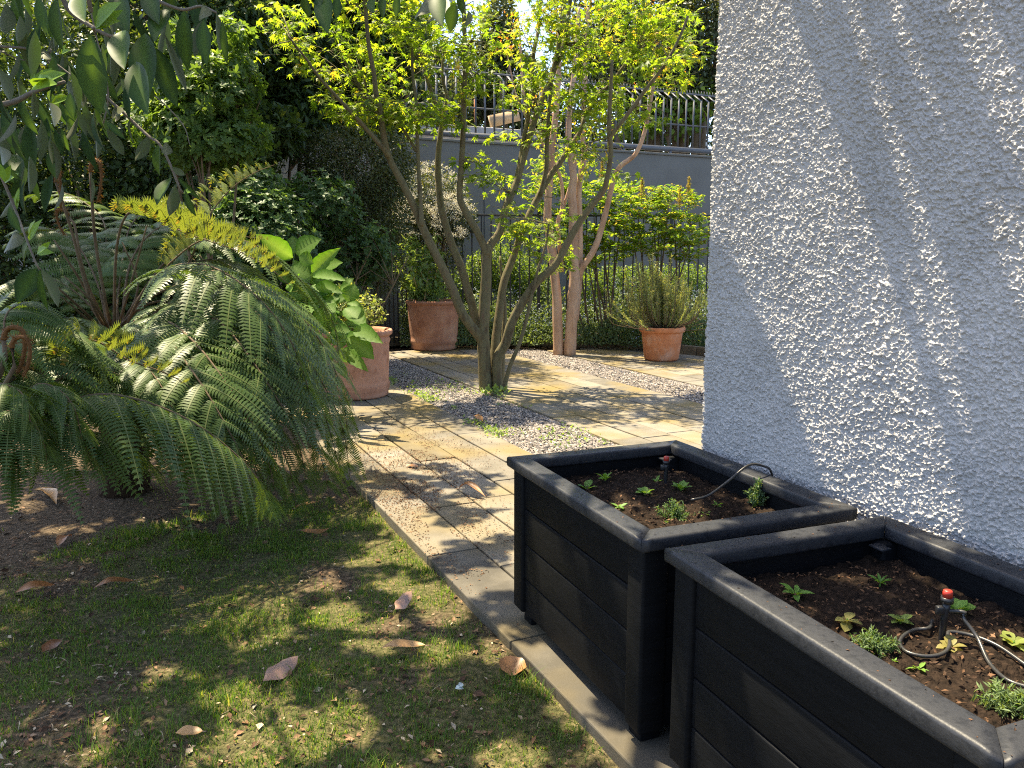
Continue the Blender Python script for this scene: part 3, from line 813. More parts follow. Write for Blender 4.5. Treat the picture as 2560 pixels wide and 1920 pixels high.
# bare old stalks
a = Acc()
for q in ([FC, P(330, 700, 4.7), P(367, 565, 4.6)], [FC, P(200, 700, 4.6), P(135, 600, 4.5)], [FC, P(190, 760, 4.4), P(110, 690, 4.2)],
          [FC, P(345, 720, 5.), P(305, 605, 5.)], [FC, P(220, 800, 4.5), P(175, 760, 4.3), P(150, 740, 4.2)], [FC, P(235, 760, 4.5), P(160, 690, 4.4)]):
    tube(a, q, [.009, .007, .004, .003][:len(q)], 6)
a.obj('old_stalk', M_twig, fern)

# ---- second fern, crown outside the frame, fronds reach in low
F2 = np.array([-2.55, 3.05, .62])
fern2 = empty('tree_fern', (F2[0], F2[1], 0), 'tree fern at the lawn corner, dark wiry stalks and hanging leaflets', 'tree fern', 'tree ferns by the lawn')
caudex(fern2, (F2[0], F2[1], -.09), F2, .12)
def GP(*pts): return [F2 + [RNG.uniform(-.05, .05), RNG.uniform(-.05, .05), 0]] + [P(*q) for q in pts]
for pts, L, wd, dr in (
    (GP((60, 1050, 3.1), (235, 987, 3.2), (380, 1010, 3.25), (520, 1080, 3.3), (640, 1190, 3.35), (690, 1300, 3.45)), .42, .046, .85),
    (GP((60, 1130, 3.05), (150, 1095, 3.15), (240, 1082, 3.2), (330, 1120, 3.3), (420, 1200, 3.4)), .36, .042, .8),
    (GP((40, 1010, 3.3), (130, 890, 3.5), (220, 850, 3.7), (330, 880, 3.8)), .36, .036, .6),
    (GP((-40, 980, 3.2), (20, 860, 3.5), (60, 800, 3.7), (120, 820, 3.8)), .36, .036, .6),
    (GP((20, 1000, 2.95), (110, 960, 2.95), (180, 1010, 2.95), (210, 1120, 3.0)), .30, .034, .7),
    (GP((-60, 1000, 2.8), (0, 960, 2.75), (60, 990, 2.75), (80, 1080, 2.75)), .30, .034, .7),
    (GP((80, 980, 3.3), (220, 920, 3.55), (330, 960, 3.7), (400, 1060, 3.75), (430, 1180, 3.8)), .36, .044, .8),
    (GP((20, 960, 3.2), (90, 840, 3.4), (170, 820, 3.5), (250, 900, 3.55), (290, 1020, 3.6)), .36, .044, .75),
    (GP((-30, 900, 3.1), (20, 780, 3.2), (90, 760, 3.3), (170, 830, 3.3)), .36, .044, .7),
    (GP((30, 1080, 3.0), (120, 1050, 3.0), (200, 1090, 3.0), (240, 1200, 3.05)), .30, .040, .8),
    (GP((-40, 1050, 2.85), (30, 1030, 2.8), (100, 1080, 2.8), (120, 1180, 2.85)), .28, .040, .8),
    (GP((60, 1000, 3.4), (180, 960, 3.8), (270, 1000, 4.0), (330, 1100, 4.1)), .36, .044, .8),
):
    frond(fern2, pts, L, wd, .34, 20, dr, .0, fwd=.35)
frond(fern2, [F2, P(60, 960, 3.3), P(130, 880, 3.4), P(230, 850, 3.5), P(320, 900, 3.5), P(420, 935, 3.5), P(500, 985, 3.5)], .22, .030, .34, 18, young=True, label='yellowing young frond with brown coiled tips')
crozier(fern2, [F2, P(-20, 960, 3.0), P(10, 850, 3.0)], .06, .012)
crozier(fern2, [F2, P(0, 980, 2.9), P(30, 870, 2.9)], .05, .010)

# ================================================================== SHRUBS
def shrub(name, label, cat, base, blobs, tmpl, size, mat, whorl=0, up=.5, group=None, stems=6, shell=.45, jit=.35, wid=None, stem_mat=None, sr=.02, spray=False, tips=None):
    """blobs: (px, py, rx, ry, Y, ry_depth_m, leaf count)"""
    root = empty(name, base, label, cat, group)
    a = Acc(); st = Acc()
    cs = []
    for (px, py, rx, ry, Y, dp, cnt) in blobs:
        c = P(px, py, Y); r = np.array([rx * Y / FPX, dp, ry * Y / FPX]); cs.append((c, r))
        lump = RNG.normal(0, .14, (1, 3))
        if whorl:
            n = cnt // whorl
            p, d = in_ellipsoid(n, c, r, shell)
            p += RNG.normal(0, .05, p.shape) * r
            axd = unit(d * .8 + [0, 0, up] + RNG.normal(0, jit, d.shape))
            ref = unit(np.cross(axd, rdir(n)))
            for k in range(whorl):
                th = k * 6.283 / whorl + RNG.uniform(-.25, .25, n)
                rad = ref * np.cos(th)[:, None] + np.cross(axd, ref) * np.sin(th)[:, None]
                leaves(a, tmpl, p, unit(rad + axd * RNG.uniform(.15, .7, (n, 1))), axd, size * RNG.uniform(.6, 1.2, n),
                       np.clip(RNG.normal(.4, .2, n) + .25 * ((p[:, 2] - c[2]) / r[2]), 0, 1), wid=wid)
        else:
            p, d = in_ellipsoid(cnt, c, r, shell)
            p += RNG.normal(0, .07, p.shape) * r
            D = unit(d * .7 + [0, 0, -.15] + RNG.normal(0, .6, d.shape))
            Nn = unit(d * .5 + [0, 0, up] + RNG.normal(0, jit, d.shape))
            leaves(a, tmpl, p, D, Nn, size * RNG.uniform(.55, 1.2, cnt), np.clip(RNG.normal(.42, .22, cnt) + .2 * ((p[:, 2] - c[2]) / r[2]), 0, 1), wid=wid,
                   tip=(RNG.random(cnt) < tips).astype(float) if tips else 0.0)
    b = np.asarray(base, float)
    for k in range(stems):
        c, r = cs[k % len(cs)]
        e = c + RNG.normal(0, .45, 3) * r
        m = (b + e) / 2 + RNG.normal(0, .06, 3)
        tube(st, [b + RNG.normal(0, .05, 3) * [1, 1, 0], m, e], [sr, sr * .7, sr * .3], 6)
        for q in range(5):
            e2 = c + unit(RNG.normal(size=3)) * r * .9
            tube(st, [m * .4 + e * .6, (e + e2) / 2 + RNG.normal(0, .04, 3), e2], [sr * .35, sr * .22, .002], 5)
    st.obj('stem', stem_mat or M_twig, root)
    a.obj('foliage', mat, root)
    return root

LEFT = 'evergreen shrubs massed along the left side'
# low whorled shrub between fern and gate
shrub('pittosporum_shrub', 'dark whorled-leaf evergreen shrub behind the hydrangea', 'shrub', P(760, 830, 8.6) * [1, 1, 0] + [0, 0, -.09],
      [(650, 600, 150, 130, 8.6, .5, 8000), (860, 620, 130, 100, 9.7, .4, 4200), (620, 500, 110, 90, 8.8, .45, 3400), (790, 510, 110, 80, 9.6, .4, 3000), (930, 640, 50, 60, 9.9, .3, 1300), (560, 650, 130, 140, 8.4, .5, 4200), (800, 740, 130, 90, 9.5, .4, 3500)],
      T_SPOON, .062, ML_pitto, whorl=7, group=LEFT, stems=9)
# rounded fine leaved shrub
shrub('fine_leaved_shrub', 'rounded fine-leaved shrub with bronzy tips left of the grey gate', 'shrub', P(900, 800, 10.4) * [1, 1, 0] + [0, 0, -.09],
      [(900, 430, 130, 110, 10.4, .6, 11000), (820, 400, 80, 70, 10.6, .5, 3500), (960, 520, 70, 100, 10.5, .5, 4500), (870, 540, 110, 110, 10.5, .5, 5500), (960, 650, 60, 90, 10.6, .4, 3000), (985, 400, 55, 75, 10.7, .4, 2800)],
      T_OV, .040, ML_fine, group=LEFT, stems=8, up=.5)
# tufted shrub behind the hanging branch, sunlight put into its leaf colour
shrub('pittosporum_shrub', 'tufted evergreen shrub beside the hanging magnolia leaves, sunlight put into its leaf colour', 'shrub', P(520, 800, 7.4) * [1, 1, 0] + [0, 0, -.09],
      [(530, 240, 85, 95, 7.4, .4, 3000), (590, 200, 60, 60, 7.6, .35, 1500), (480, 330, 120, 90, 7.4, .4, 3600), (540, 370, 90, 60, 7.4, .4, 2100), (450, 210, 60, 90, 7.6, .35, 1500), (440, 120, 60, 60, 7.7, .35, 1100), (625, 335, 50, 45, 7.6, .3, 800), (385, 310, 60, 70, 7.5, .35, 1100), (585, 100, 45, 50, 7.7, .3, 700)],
      T_SPOON, .066, ML_pitto_sunlit, whorl=7, group=LEFT, stems=6)
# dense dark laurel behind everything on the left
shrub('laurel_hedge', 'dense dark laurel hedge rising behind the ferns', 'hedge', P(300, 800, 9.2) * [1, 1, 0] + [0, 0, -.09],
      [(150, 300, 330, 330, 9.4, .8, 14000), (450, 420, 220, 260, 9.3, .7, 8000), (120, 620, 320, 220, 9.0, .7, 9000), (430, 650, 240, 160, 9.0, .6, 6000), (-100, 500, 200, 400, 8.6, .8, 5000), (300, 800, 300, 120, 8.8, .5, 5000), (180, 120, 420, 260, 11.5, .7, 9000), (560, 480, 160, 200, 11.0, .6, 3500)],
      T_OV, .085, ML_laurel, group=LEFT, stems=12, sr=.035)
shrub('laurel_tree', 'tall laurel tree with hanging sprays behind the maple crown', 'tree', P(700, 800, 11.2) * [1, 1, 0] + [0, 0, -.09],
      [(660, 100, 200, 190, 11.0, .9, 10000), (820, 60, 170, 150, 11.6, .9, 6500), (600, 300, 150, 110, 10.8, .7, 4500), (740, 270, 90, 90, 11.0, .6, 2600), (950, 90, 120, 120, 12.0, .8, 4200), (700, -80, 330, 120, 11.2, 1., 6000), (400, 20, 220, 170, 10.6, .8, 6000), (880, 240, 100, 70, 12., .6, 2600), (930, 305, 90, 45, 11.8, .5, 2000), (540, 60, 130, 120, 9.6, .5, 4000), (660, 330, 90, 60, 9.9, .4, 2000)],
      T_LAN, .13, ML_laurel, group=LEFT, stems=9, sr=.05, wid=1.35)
# cream flowering shrub
def cream():
    root = shrub('flowering_shrub', 'shrub covered in cream flower heads behind the maple stems', 'shrub', P(1090, 800, 13.0) * [1, 1, 0] + [0, 0, -.05],
                 [(1070, 500, 85, 85, 13., .5, 5000), (1130, 540, 60, 70, 12.9, .4, 2600), (1020, 560, 50, 80, 13., .4, 2200), (1080, 620, 80, 80, 13.1, .4, 2200)],
                 T_OV, .05, ML_fine, stems=6)
    a = Acc()
    for (px, py, rx, ry, Y, n) in ((1075, 485, 90, 75, 12.6, 95), (1130, 540, 55, 60, 12.5, 60), (1020, 540, 40, 60, 12.6, 26)):
        c = P(px, py, Y); r = np.array([rx * Y / FPX, .45, ry * Y / FPX])
        p, d = in_ellipsoid(n, c, r, .6)
        d[:, 1] = -abs(d[:, 1]); p = c + d * r * RNG.uniform(.7, 1.05, (n, 1))
        for q in p:
            m = 40
            o = RNG.normal(0, .033, (m, 3)) * [1, 1, .5]
            leaves(a, T_OV2, q + o, rdir(m, .3), rdir(m, .8), RNG.uniform(.012, .024, m), RNG.random(m))
    a.obj('flower_head', ML_white, root)
cream()

# ================================================================== HYDRANGEA
def hydrangea():
    b = P(770, 960, 7.2); b[2] = -.03
    root = empty('hydrangea', b, 'hydrangea with large bright green leaves leaning over the terracotta pot', 'shrub')
    T = t_leaf(.72, 16, .22, .35, .42)
    T[0][:, 2] += .014 * np.sin(T[0][:, 1] * 48) * (abs(T[0][:, 0]) > .02)
    T[0][:, 0] *= 1 + .05 * np.sin(T[0][:, 1] * 70)
    mid = ('mid', np.tile([0, .8, 0], 17))
    a = Acc(); st = Acc()
    k = .386
    # base -> tip in crop pixels, width there
    LS = [((620, 345), (745, 245), 110), ((608, 350), (597, 228), 75), ((600, 375), (395, 235), 95), ((590, 385), (490, 265), 90), ((585, 390), (375, 300), 90),
          ((640, 365), (735, 400), 80), ((720, 490), (865, 385), 120), ((725, 485), (855, 325), 80), ((715, 495), (590, 420), 110), ((710, 490), (660, 400), 90),
          ((730, 495), (905, 480), 60), ((715, 505), (600, 530), 70), ((725, 515), (850, 540), 70), ((740, 560), (895, 570), 70), ((700, 600), (860, 640), 80), ((700, 620), (570, 600), 80),
          ((955, 660), (1000, 545), 85), ((960, 665), (1050, 705), 50), ((940, 700), (1060, 785), 90), ((880, 720), (800, 690), 80), ((880, 730), (840, 800), 90),
          ((1000, 830), (1140, 890), 80), ((970, 850), (900, 830), 60), ((920, 960), (905, 830), 70), ((960, 890), (1115, 1000), 110), ((930, 960), (1050, 1075), 70),
          ((950, 900), (1010, 870), 60), ((880, 970), (800, 1010), 70), ((880, 1060), (945, 1130), 50), ((700, 680), (640, 740), 90), ((760, 700), (820, 820), 90), ((780, 640), (690, 700), 90),
          ((640, 500), (560, 560), 90), ((540, 350), (430, 360), 80), ((830, 600), (760, 660), 80), ((850, 860), (960, 830), 70), ((840, 900), (760, 960), 70)]
    for i, ((x0, y0), (x1, y1), w) in enumerate(LS):
        Y = 6.9 + .35 * math.sin(i * 2.3)
        p = P(500 + x0 * k, 500 + y0 * k, Y); q = P(500 + x1 * k, 500 + y1 * k, Y - .1 + .16 * math.sin(i * 1.7))
        D = q - p; L = np.linalg.norm(D)
        Nn = unit(np.array([RNG.normal(0, .35), -.85, .6]))
        leaves(a, T, [p], [D], [Nn], [L * 1.05], RNG.random(1), mid, wid=[min(w * k * Y / FPX / (L * .72) * 1.3, 1.5)])
    for pts in ([(690, 1000), (680, 700), (690, 600), (720, 490)], [(700, 1000), (640, 600), (600, 420), (610, 350)], [(800, 1050), (800, 800), (880, 720), (955, 660)],
                [(800, 1050), (850, 950), (920, 930), (960, 880)], [(760, 1050), (790, 850), (880, 820), (1000, 830)], [(780, 1050), (760, 760), (790, 640)]):
        tube(st, [b + RNG.normal(0, .04, 3) * [1, 1, 0]] + [P(500 + x * k, 500 + y * k, 6.95) for x, y in pts[1:]], np.linspace(.010, .004, len(pts)), 6)
    # inner leaves
    c = P(790, 790, 7.25); p, d = in_ellipsoid(110, c, np.array([.36, .22, .42]))
    leaves(a, T, p, unit(d + [0, -.2, .1]), unit(d * .3 + [0, -.6, .7]), RNG.uniform(.10, .17, 110), None, mid)
    st.obj('stem', ML_stem, root); a.obj('foliage', ML_hyd, root)
hydrangea()

# ================================================================== POTTED PLANTS
def pot_plants():
    # pale small-leaved shrub
    x, y = POT1
    root = empty('potted_shrub', (x, y, .62), 'small pale green shrub growing in the large pale terracotta pot', 'shrub')
    a = Acc(); st = Acc()
    for k in range(64):
        th = RNG.uniform(0, 6.28); rr = RNG.uniform(.05, .36)
        b = np.array([x, y, .62]); e = b + [rr * math.cos(th), rr * math.sin(th), RNG.uniform(.22, .62) * (1 - .4 * (rr / .4) ** 2)]
        m = (b + e) / 2 + [0, 0, .05]
        tube(st, [b, m, e], [.005, .004, .002], 5)
        for t in np.linspace(.35, 1, 8):
            q = (1 - t) ** 2 * b + 2 * t * (1 - t) * m + t * t * e
            n = 5
            leaves(a, T_SPOON, q + RNG.normal(0, .008, (n, 3)), rdir(n, .35), rdir(n, .9), RNG.uniform(.03, .058, n))
    st.obj('stem', M_twig, root); a.obj('foliage', ML_varieg, root)
    # tall leafy stems
    x, y = POT2
    root = empty('potted_perennial', (x, y, .68), 'tall stems with narrow leaves growing in the pot by the black fence', 'plant')
    a = Acc(); st = Acc()
    k = .386
    for pts in (((250, 905), (205, 800), (160, 640), (130, 560), (160, 490)), ((255, 905), (215, 760), (205, 640), (215, 540), (200, 500)), ((262, 905), (280, 780), (300, 640), (310, 520), (330, 480)),
                ((245, 905), (170, 830), (110, 740), (80, 660)), ((265, 905), (320, 800), (350, 690), (375, 600)), ((240, 905), (190, 850), (150, 800)), ((258, 905), (240, 700), (260, 580)), ((265, 905), (330, 850), (360, 800))):
        c = [P(960 + X * k, 400 + Yp * k, 12.5 + RNG.uniform(-.2, .2)) for X, Yp in pts]
        tube(st, c, np.linspace(.009, .003, len(c)), 6)
        s = spline(np.array(c), 26)[3:]
        for i, q in enumerate(s):
            n = 5
            d = rdir(n, .1)
            leaves(a, T_LAN, np.repeat(q[None], n, 0), d, unit(np.cross(d, rdir(n)) + [0, 0, .8]), RNG.uniform(.08, .16, n), wid=1.3)
    p, d = in_ellipsoid(500, P(1075, 735, 12.5), np.array([.3, .25, .10])); leaves(a, T_OV, p, unit(d + [0, 0, .4]), rdir(500, .8), RNG.uniform(.03, .07, 500))
    st.obj('stem', M_plankstem, root); a.obj('foliage', ML_stem, root)
    # rosemary
    x, y = POT3
    root = empty('rosemary_bush', (x, y, .42), 'upright rosemary bush growing in the small orange pot', 'shrub')
    a = Acc(); st = Acc()
    for q in range(230):
        th = RNG.uniform(0, 6.28); rr = abs(RNG.normal(0, .19))
        b = np.array([x + .4 * rr * math.cos(th), y + .4 * rr * math.sin(th), .42])
        hgt = RNG.uniform(.34, .80) if q % 11 else RNG.uniform(.8, 1.12)
        off = -.12 if hgt > .7 else 0
        e = np.array([x + off + rr * 2.15 * math.cos(th), y + rr * 1.5 * math.sin(th), .42 + hgt * max(1 - (rr / .55) ** 2 * .7, .25)])
        m = np.array([b[0] + (e[0] - b[0]) * .85, b[1] + (e[1] - b[1]) * .85, b[2] + (e[2] - b[2]) * .35])
        tube(st, [b, m, e], [.005, .004, .0015], 4, 8)
        n = int(230 * max(hgt, .4))
        t = np.sqrt(RNG.uniform(.05, 1, n))[:, None]
        pp = (1 - t) ** 2 * b + 2 * t * (1 - t) * m + t * t * e
        ax = unit(e - b)
        leaves(a, T_NEEDLE, pp, unit(rdir(n) + ax * .9), rdir(n), RNG.uniform(.026, .052, n), np.clip(RNG.normal(.4, .25, n) + .2 * (t[:, 0] > .85), 0, 1), wid=1.7)
    st.obj('stem', M_twig, root); a.obj('foliage', ML_rosem, root)
M_plankstem = m_solid('tan_stem', (.30, .20, .09), (.42, .30, .15), 20, .7, .2)
pot_plants()
# ================================================================== JAPANESE MAPLE
def stem(acc, pts, w0, w1, Y0, Y1, sides=10, rough=.03, mi=0):
    """pts in photo pixels; widths in pixels at start and end; distance from Y0 to Y1"""
    n = len(pts)
    w0, w1 = w0 * .92, w1 * .92
    q = [P(x, y, Y0 + (Y1 - Y0) * (i / (n - 1)) ** 1.0) for i, (x, y) in enumerate(pts)]
    r = [(w0 + (w1 - w0) * i / (n - 1)) * .5 * (Y0 + (Y1 - Y0) * i / (n - 1)) / FPX for i in range(n)]
    tube(acc, q, r, sides, n * 5, rough, mi=mi)
    return np.array(q)

def maple():
    b = G(1235, 975)
    root = empty('maple_tree', (b[0], b[1], 0), 'multi-stemmed maple with sunlit star leaves growing in the gravel', 'tree')
    a = Acc()
    S = []
    Y = b[1]
    S.append(stem(a, [(1214, 984), (1211, 902), (1208, 848), (1210, 786), (1215, 709), (1216, 651), (1219, 612)], 37, 25, Y, Y - .05, 14))
    S.append(stem(a, [(1218, 640), (1211, 618), (1192, 578), (1161, 524), (1149, 489), (1153, 423), (1157, 347), (1160, 232), (1163, 154), (1160, 39), (1156, -60)], 22, 10, Y - .05, Y - .3))
    S.append(stem(a, [(1216, 645), (1226, 612), (1250, 578), (1265, 516), (1288, 466), (1304, 412), (1334, 309), (1361, 232), (1376, 201), (1399, 97), (1415, -40)], 24, 11, Y - .05, Y + .3))
    S.append(stem(a, [(1372, 215), (1390, 165), (1409, 116), (1432, -40)], 13, 9, Y + .2, Y + .35))
    S.append(stem(a, [(1292, 450), (1310, 347), (1326, 251), (1334, 135), (1345, 77), (1352, -40)], 14, 8, Y + .1, Y + .5))
    S.append(stem(a, [(1212, 860), (1192, 832), (1176, 813), (1153, 778), (1130, 720), (1095, 647), (1064, 585), (1037, 520), (1006, 458), (975, 400), (959, 340), (951, 278), (940, 232), (936, 193), (920, 97), (910, -40)], 30, 9, Y, Y - .7, 12))
    S.append(stem(a, [(972, 392), (955, 367), (893, 297), (839, 239), (801, 197), (760, 140), (720, 90)], 15, 4, Y - .5, Y - 1.0))
    S.append(stem(a, [(1054, 565), (1052, 513), (1048, 444), (1044, 367), (1040, 251), (1032, 193), (1030, 120)], 13, 7, Y - .4, Y - .2))
    S.append(stem(a, [(1041, 378), (1005, 320), (959, 274), (920, 240)], 9, 4, Y - .3, Y - .1))
    S.append(stem(a, [(1204, 840), (1192, 809), (1176, 747), (1153, 670), (1126, 601), (1103, 516), (1097, 458), (1095, 400), (1102, 328), (1106, 290), (1086, 251), (1067, 193), (1050, 120)], 26, 9, Y + .05, Y + .4))
    S.append(stem(a, [(1106, 292), (1117, 243), (1106, 193), (1110, 120)], 11, 6, Y + .3, Y + .4))
    S.append(stem(a, [(1234, 980), (1236, 900), (1240, 844), (1250, 767), (1261, 701), (1280, 651), (1307, 574), (1331, 520), (1369, 450), (1404, 400), (1446, 336), (1469, 278), (1496, 239), (1530, 205), (1585, 127), (1620, 60)], 27, 7, Y + .06, Y + .7, 12))
    S.append(stem(a, [(1350, 490), (1365, 425), (1368, 347), (1372, 280), (1380, 200)], 14, 8, Y + .3, Y + .2))
    S.append(stem(a, [(1244, 980), (1243, 900), (1265, 855), (1280, 805), (1307, 755), (1342, 705), (1388, 662), (1435, 578), (1469, 527), (1508, 477), (1516, 455), (1527, 386), (1523, 309), (1527, 224), (1530, 150)], 30, 8, Y + .02, Y - .5, 12))
    S.append(stem(a, [(1522, 345), (1540, 322), (1569, 286), (1623, 212), (1662, 162), (1696, 100), (1720, 40)], 13, 6, Y - .4, Y - .6))
    S.append(stem(a, [(1257, 979), (1276, 913), (1300, 855), (1319, 786), (1331, 732), (1346, 670), (1365, 612), (1372, 560)], 13, 5, Y - .1, Y - .3))
    S.append(stem(a, [(1253, 970), (1258, 860), (1262, 770), (1255, 700), (1250, 640)], 17, 6, Y + .25, Y + .4))
    a.obj('trunk', M_bark, root)
    # crown: sprays of star leaves in loose, roughly level layers
    cl = [(760, 60, 90, 60, 150), (850, 150, 110, 70, 300), (900, 260, 90, 45, 190), (1000, 180, 120, 90, 360), (960, 50, 120, 60, 260), (1050, 285, 90, 40, 190), (1120, 110, 80, 80, 220), (1195, 170, 60, 60, 120),
          (1080, 20, 110, 50, 200), (1240, 110, 40, 50, 60), (1190, 405, 50, 26, 70), (1235, 450, 60, 40, 110), (1260, 350, 40, 24, 40), (1290, 250, 55, 50, 110), (1330, 90, 60, 80, 170), (1430, 170, 70, 80, 200),
          (1510, 110, 110, 90, 330), (1560, 230, 100, 55, 240), (1630, 100, 110, 90, 330), (1710, 60, 80, 70, 190), (1690, 160, 80, 60, 190), (1480, 275, 90, 55, 190), (1400, 40, 80, 60, 170), (1350, 590, 65, 55, 200),
          (1305, 555, 55, 40, 110), (1400, 640, 40, 40, 60), (1565, 440, 50, 22, 45), (1380, 330, 60, 50, 110), (1600, 20, 110, 50, 200), (1270, 530, 40, 30, 40), (1440, 520, 35, 40, 30), (1610, 300, 70, 30, 90), (700, 110, 70, 60, 110),
          (880, 20, 120, 50, 170), (1200, 40, 60, 50, 90), (800, 240, 60, 30, 60), (1000, -70, 260, 60, 260), (1500, -80, 260, 70, 330), (1130, 230, 60, 40, 70), (930, 285, 110, 40, 170), (1085, 310, 90, 35, 150), (1000, 330, 60, 25, 50), (1450, 350, 70, 40, 90), (1340, 210, 40, 60, 90)]
    l = Acc(); tw = Acc()
    trunk_pts = np.concatenate([spline(s, 30) for s in S])
    for (px, py, rx, ry, n) in cl:
        Yc = Y + RNG.uniform(-.55, .45)
        c = P(px, py, Yc)
        r = np.array([rx * Yc / FPX, .45, ry * Yc / FPX])
        ns = max(int(n / 10.6), 3)
        d2 = np.linalg.norm(trunk_pts - c, axis=1); root_p = trunk_pts[np.argmin(d2)]
        p, d = in_ellipsoid(ns, c, r, .0)
        for q in p:
            mid = (root_p + q) / 2 + RNG.normal(0, .05, 3) + [0, 0, .05]
            if RNG.random() < .45: tube(tw, [root_p, mid, q], [.006, .004, .002], 5, 10)
            h = unit(RNG.normal(size=3) * [1, 1, .12])
            m = 11
            o = q + h * RNG.uniform(-.16, .16, (m, 1)) + RNG.normal(0, .05, (m, 3)) * [1, 1, .55]
            D = unit(RNG.normal(size=(m, 3)) * [1, 1, .3] + h * .4 + [0, 0, -.35])
            Nn = unit(RNG.normal(0, .42, (m, 3)) + [0, -.12, 1])
            tone = np.clip(RNG.normal(.28 + RNG.uniform(-.25, .3), .22, m), 0, 1)
            leaves(l, T_STAR if RNG.random() < .7 else T_STAR5, o, D, Nn, RNG.uniform(.060, .118, m), tone)
            tube(tw, [q - h * .16, q, q + h * .16], [.0025, .002, .001], 4, 6)
    tw.obj('twig', M_bark, root)
    l.obj('crown', ML_maple, root)
    return root
maple()
# small weeds at the foot of the maple
def weed(px, py, z, label, n, spread, size, tmpl, mat, name='weed', cat='weed', group=None, h=.06):
    b = G(px, py, z)
    a = Acc()
    p = b + RNG.normal(0, spread, (n, 3)) * [1, 1, 0] + np.stack([0 * RNG.random(n), 0 * RNG.random(n), RNG.uniform(0, h, n)], -1)
    leaves(a, tmpl, p, rdir(n, .7), rdir(n, .9), RNG.uniform(.6, 1.2, n) * size)
    root = empty(name, b, label, cat, group)
    st = Acc()
    for q in p[:14]: tube(st, [b, (b + q) / 2 + [0, 0, .01], q], [.002, .0015, .001], 4, 5)
    st.obj('stem', mat, root); a.obj('foliage', mat, root)
weed(1240, 985, .0, 'leafy green weed at the foot of the maple trunk', 80, .08, .055, T_OV2, ML_stem, h=.07)

# ================================================================== CRAPE MYRTLE
def myrtle():
    b = G(1412, 886)
    root = empty('crape_myrtle', (b[0], b[1], 0), 'crape myrtle with smooth tan trunks and reddish new growth in the pale gravel', 'tree')
    a = Acc(); Y = b[1]; S = []
    S.append(stem(a, [(1397, 890), (1394, 820), (1392, 747), (1381, 632), (1369, 547), (1372, 477), (1380, 367), (1391, 270), (1397, 170), (1400, 60)], 30, 12, Y, Y + .2, 12))
    S.append(stem(a, [(1424, 892), (1430, 786), (1437, 690), (1433, 632), (1434, 554), (1430, 477), (1434, 440), (1426, 386), (1422, 309), (1438, 154), (1448, 20)], 34, 10, Y - .05, Y - .1, 12))
    S.append(stem(a, [(1436, 800), (1446, 700), (1448, 632), (1448, 554), (1446, 477), (1451, 444), (1461, 386), (1457, 328), (1465, 154), (1470, 20)], 24, 10, Y, Y + .1, 10))
    S.append(stem(a, [(1446, 700), (1454, 672), (1489, 616), (1516, 524), (1527, 477), (1546, 421), (1588, 386), (1612, 328), (1627, 251), (1640, 170)], 19, 8, Y, Y - .6))
    S.append(stem(a, [(1405, 680), (1395, 560), (1405, 520), (1400, 440), (1345, 340), (1314, 270), (1305, 180), (1299, 80)], 12, 5, Y + .2, Y + .5))
    S.append(stem(a, [(1318, 300), (1291, 240), (1275, 170), (1262, 110)], 6, 3, Y + .5, Y + .5))
    S.append(stem(a, [(1395, 560), (1420, 480), (1440, 400), (1418, 330)], 9, 5, Y + .3, Y + .4))
    a.obj('trunk', M_myrtle, root)
    l = Acc()
    T = np.concatenate([spline(s, 40)[18:] for s in S])
    for (px, py, rx, ry, n, red) in ((1450, 70, 120, 90, 1100, .3), (1560, 60, 120, 80, 1000, .25), (1285, 110, 35, 45, 130, .8), (1300, 60, 30, 50, 120, .7), (1480, 340, 70, 60, 260, .25), (1355, 300, 45, 60, 200, .4),
                                     (1640, 120, 90, 80, 700, .3), (1380, 40, 60, 60, 350, .4), (1500, -70, 200, 60, 900, .2), (1470, 420, 60, 50, 200, .2), (1360, 430, 40, 70, 160, .15), (1650, 210, 60, 60, 260, .5), (1270, 135, 22, 26, 60, .9)):
        Yc = Y + RNG.uniform(-.3, .5); c = P(px, py, Yc); r = np.array([rx * Yc / FPX, .5, ry * Yc / FPX])
        ns = n // 10
        p, d = in_ellipsoid(ns, c, r)
        for q in p:
            m = 10
            ax = unit(RNG.normal(0, .5, 3) + [0, 0, 1])
            t = np.linspace(0, .22, m)
            o = q + ax * t[:, None] + RNG.normal(0, .015, (m, 3))
            isred = RNG.random() < red
            leaves(l, T_OV, o, unit(RNG.normal(size=(m, 3)) + ax * .9), unit(RNG.normal(0, .5, (m, 3)) + [0, 0, 1]), RNG.uniform(.04, .075, m) * np.linspace(1.1, .6, m),
                   None, (np.linspace(0, 1, m) ** 2 if isred else np.zeros(m)))
    l.obj('crown', ML_myrtle, root)
myrtle()

# ================================================================== BACK OF THE GARDEN
# bed behind the paving, with a timber edge
edge = [G(860, 868), G(1000, 862), G(1180, 859), G(1493, 867), G(1604, 871), G(1744, 888), G(1900, 906), G(2150, 940)]
edge = [e * [1, 1, 0] for e in edge]
g = Acc()
far = [e + np.array([0, 5.0, 0]) for e in edge]
n = len(edge)
for rows in ((edge, far),):
    v = [e + [0, 0, .05] for e in edge] + [e + [0, 0, .09] for e in far]
    g.add(v, None, [(i, i + 1, n + i + 1, n + i) for i in range(n - 1)])
tag(g.obj('planting_bed', M_bedsoil), 'raised soil of the planting bed behind the paving', 'bed', kind='structure')
def sleepers():
    root = empty('bed_edging', edge[3], 'low weathered timber edging along the flower bed', 'edging')
    for i in range(n - 1):
        p0, p1 = edge[i], edge[i + 1]; d = p1 - p0; L = np.linalg.norm(d); th = math.atan2(d[1], d[0])
        a = Acc(); box(a, (p0 + p1) / 2 + [0, 0, .055], (L - .012, .07, .15), .008, th); a.obj('timber', M_timber, root)
sleepers()

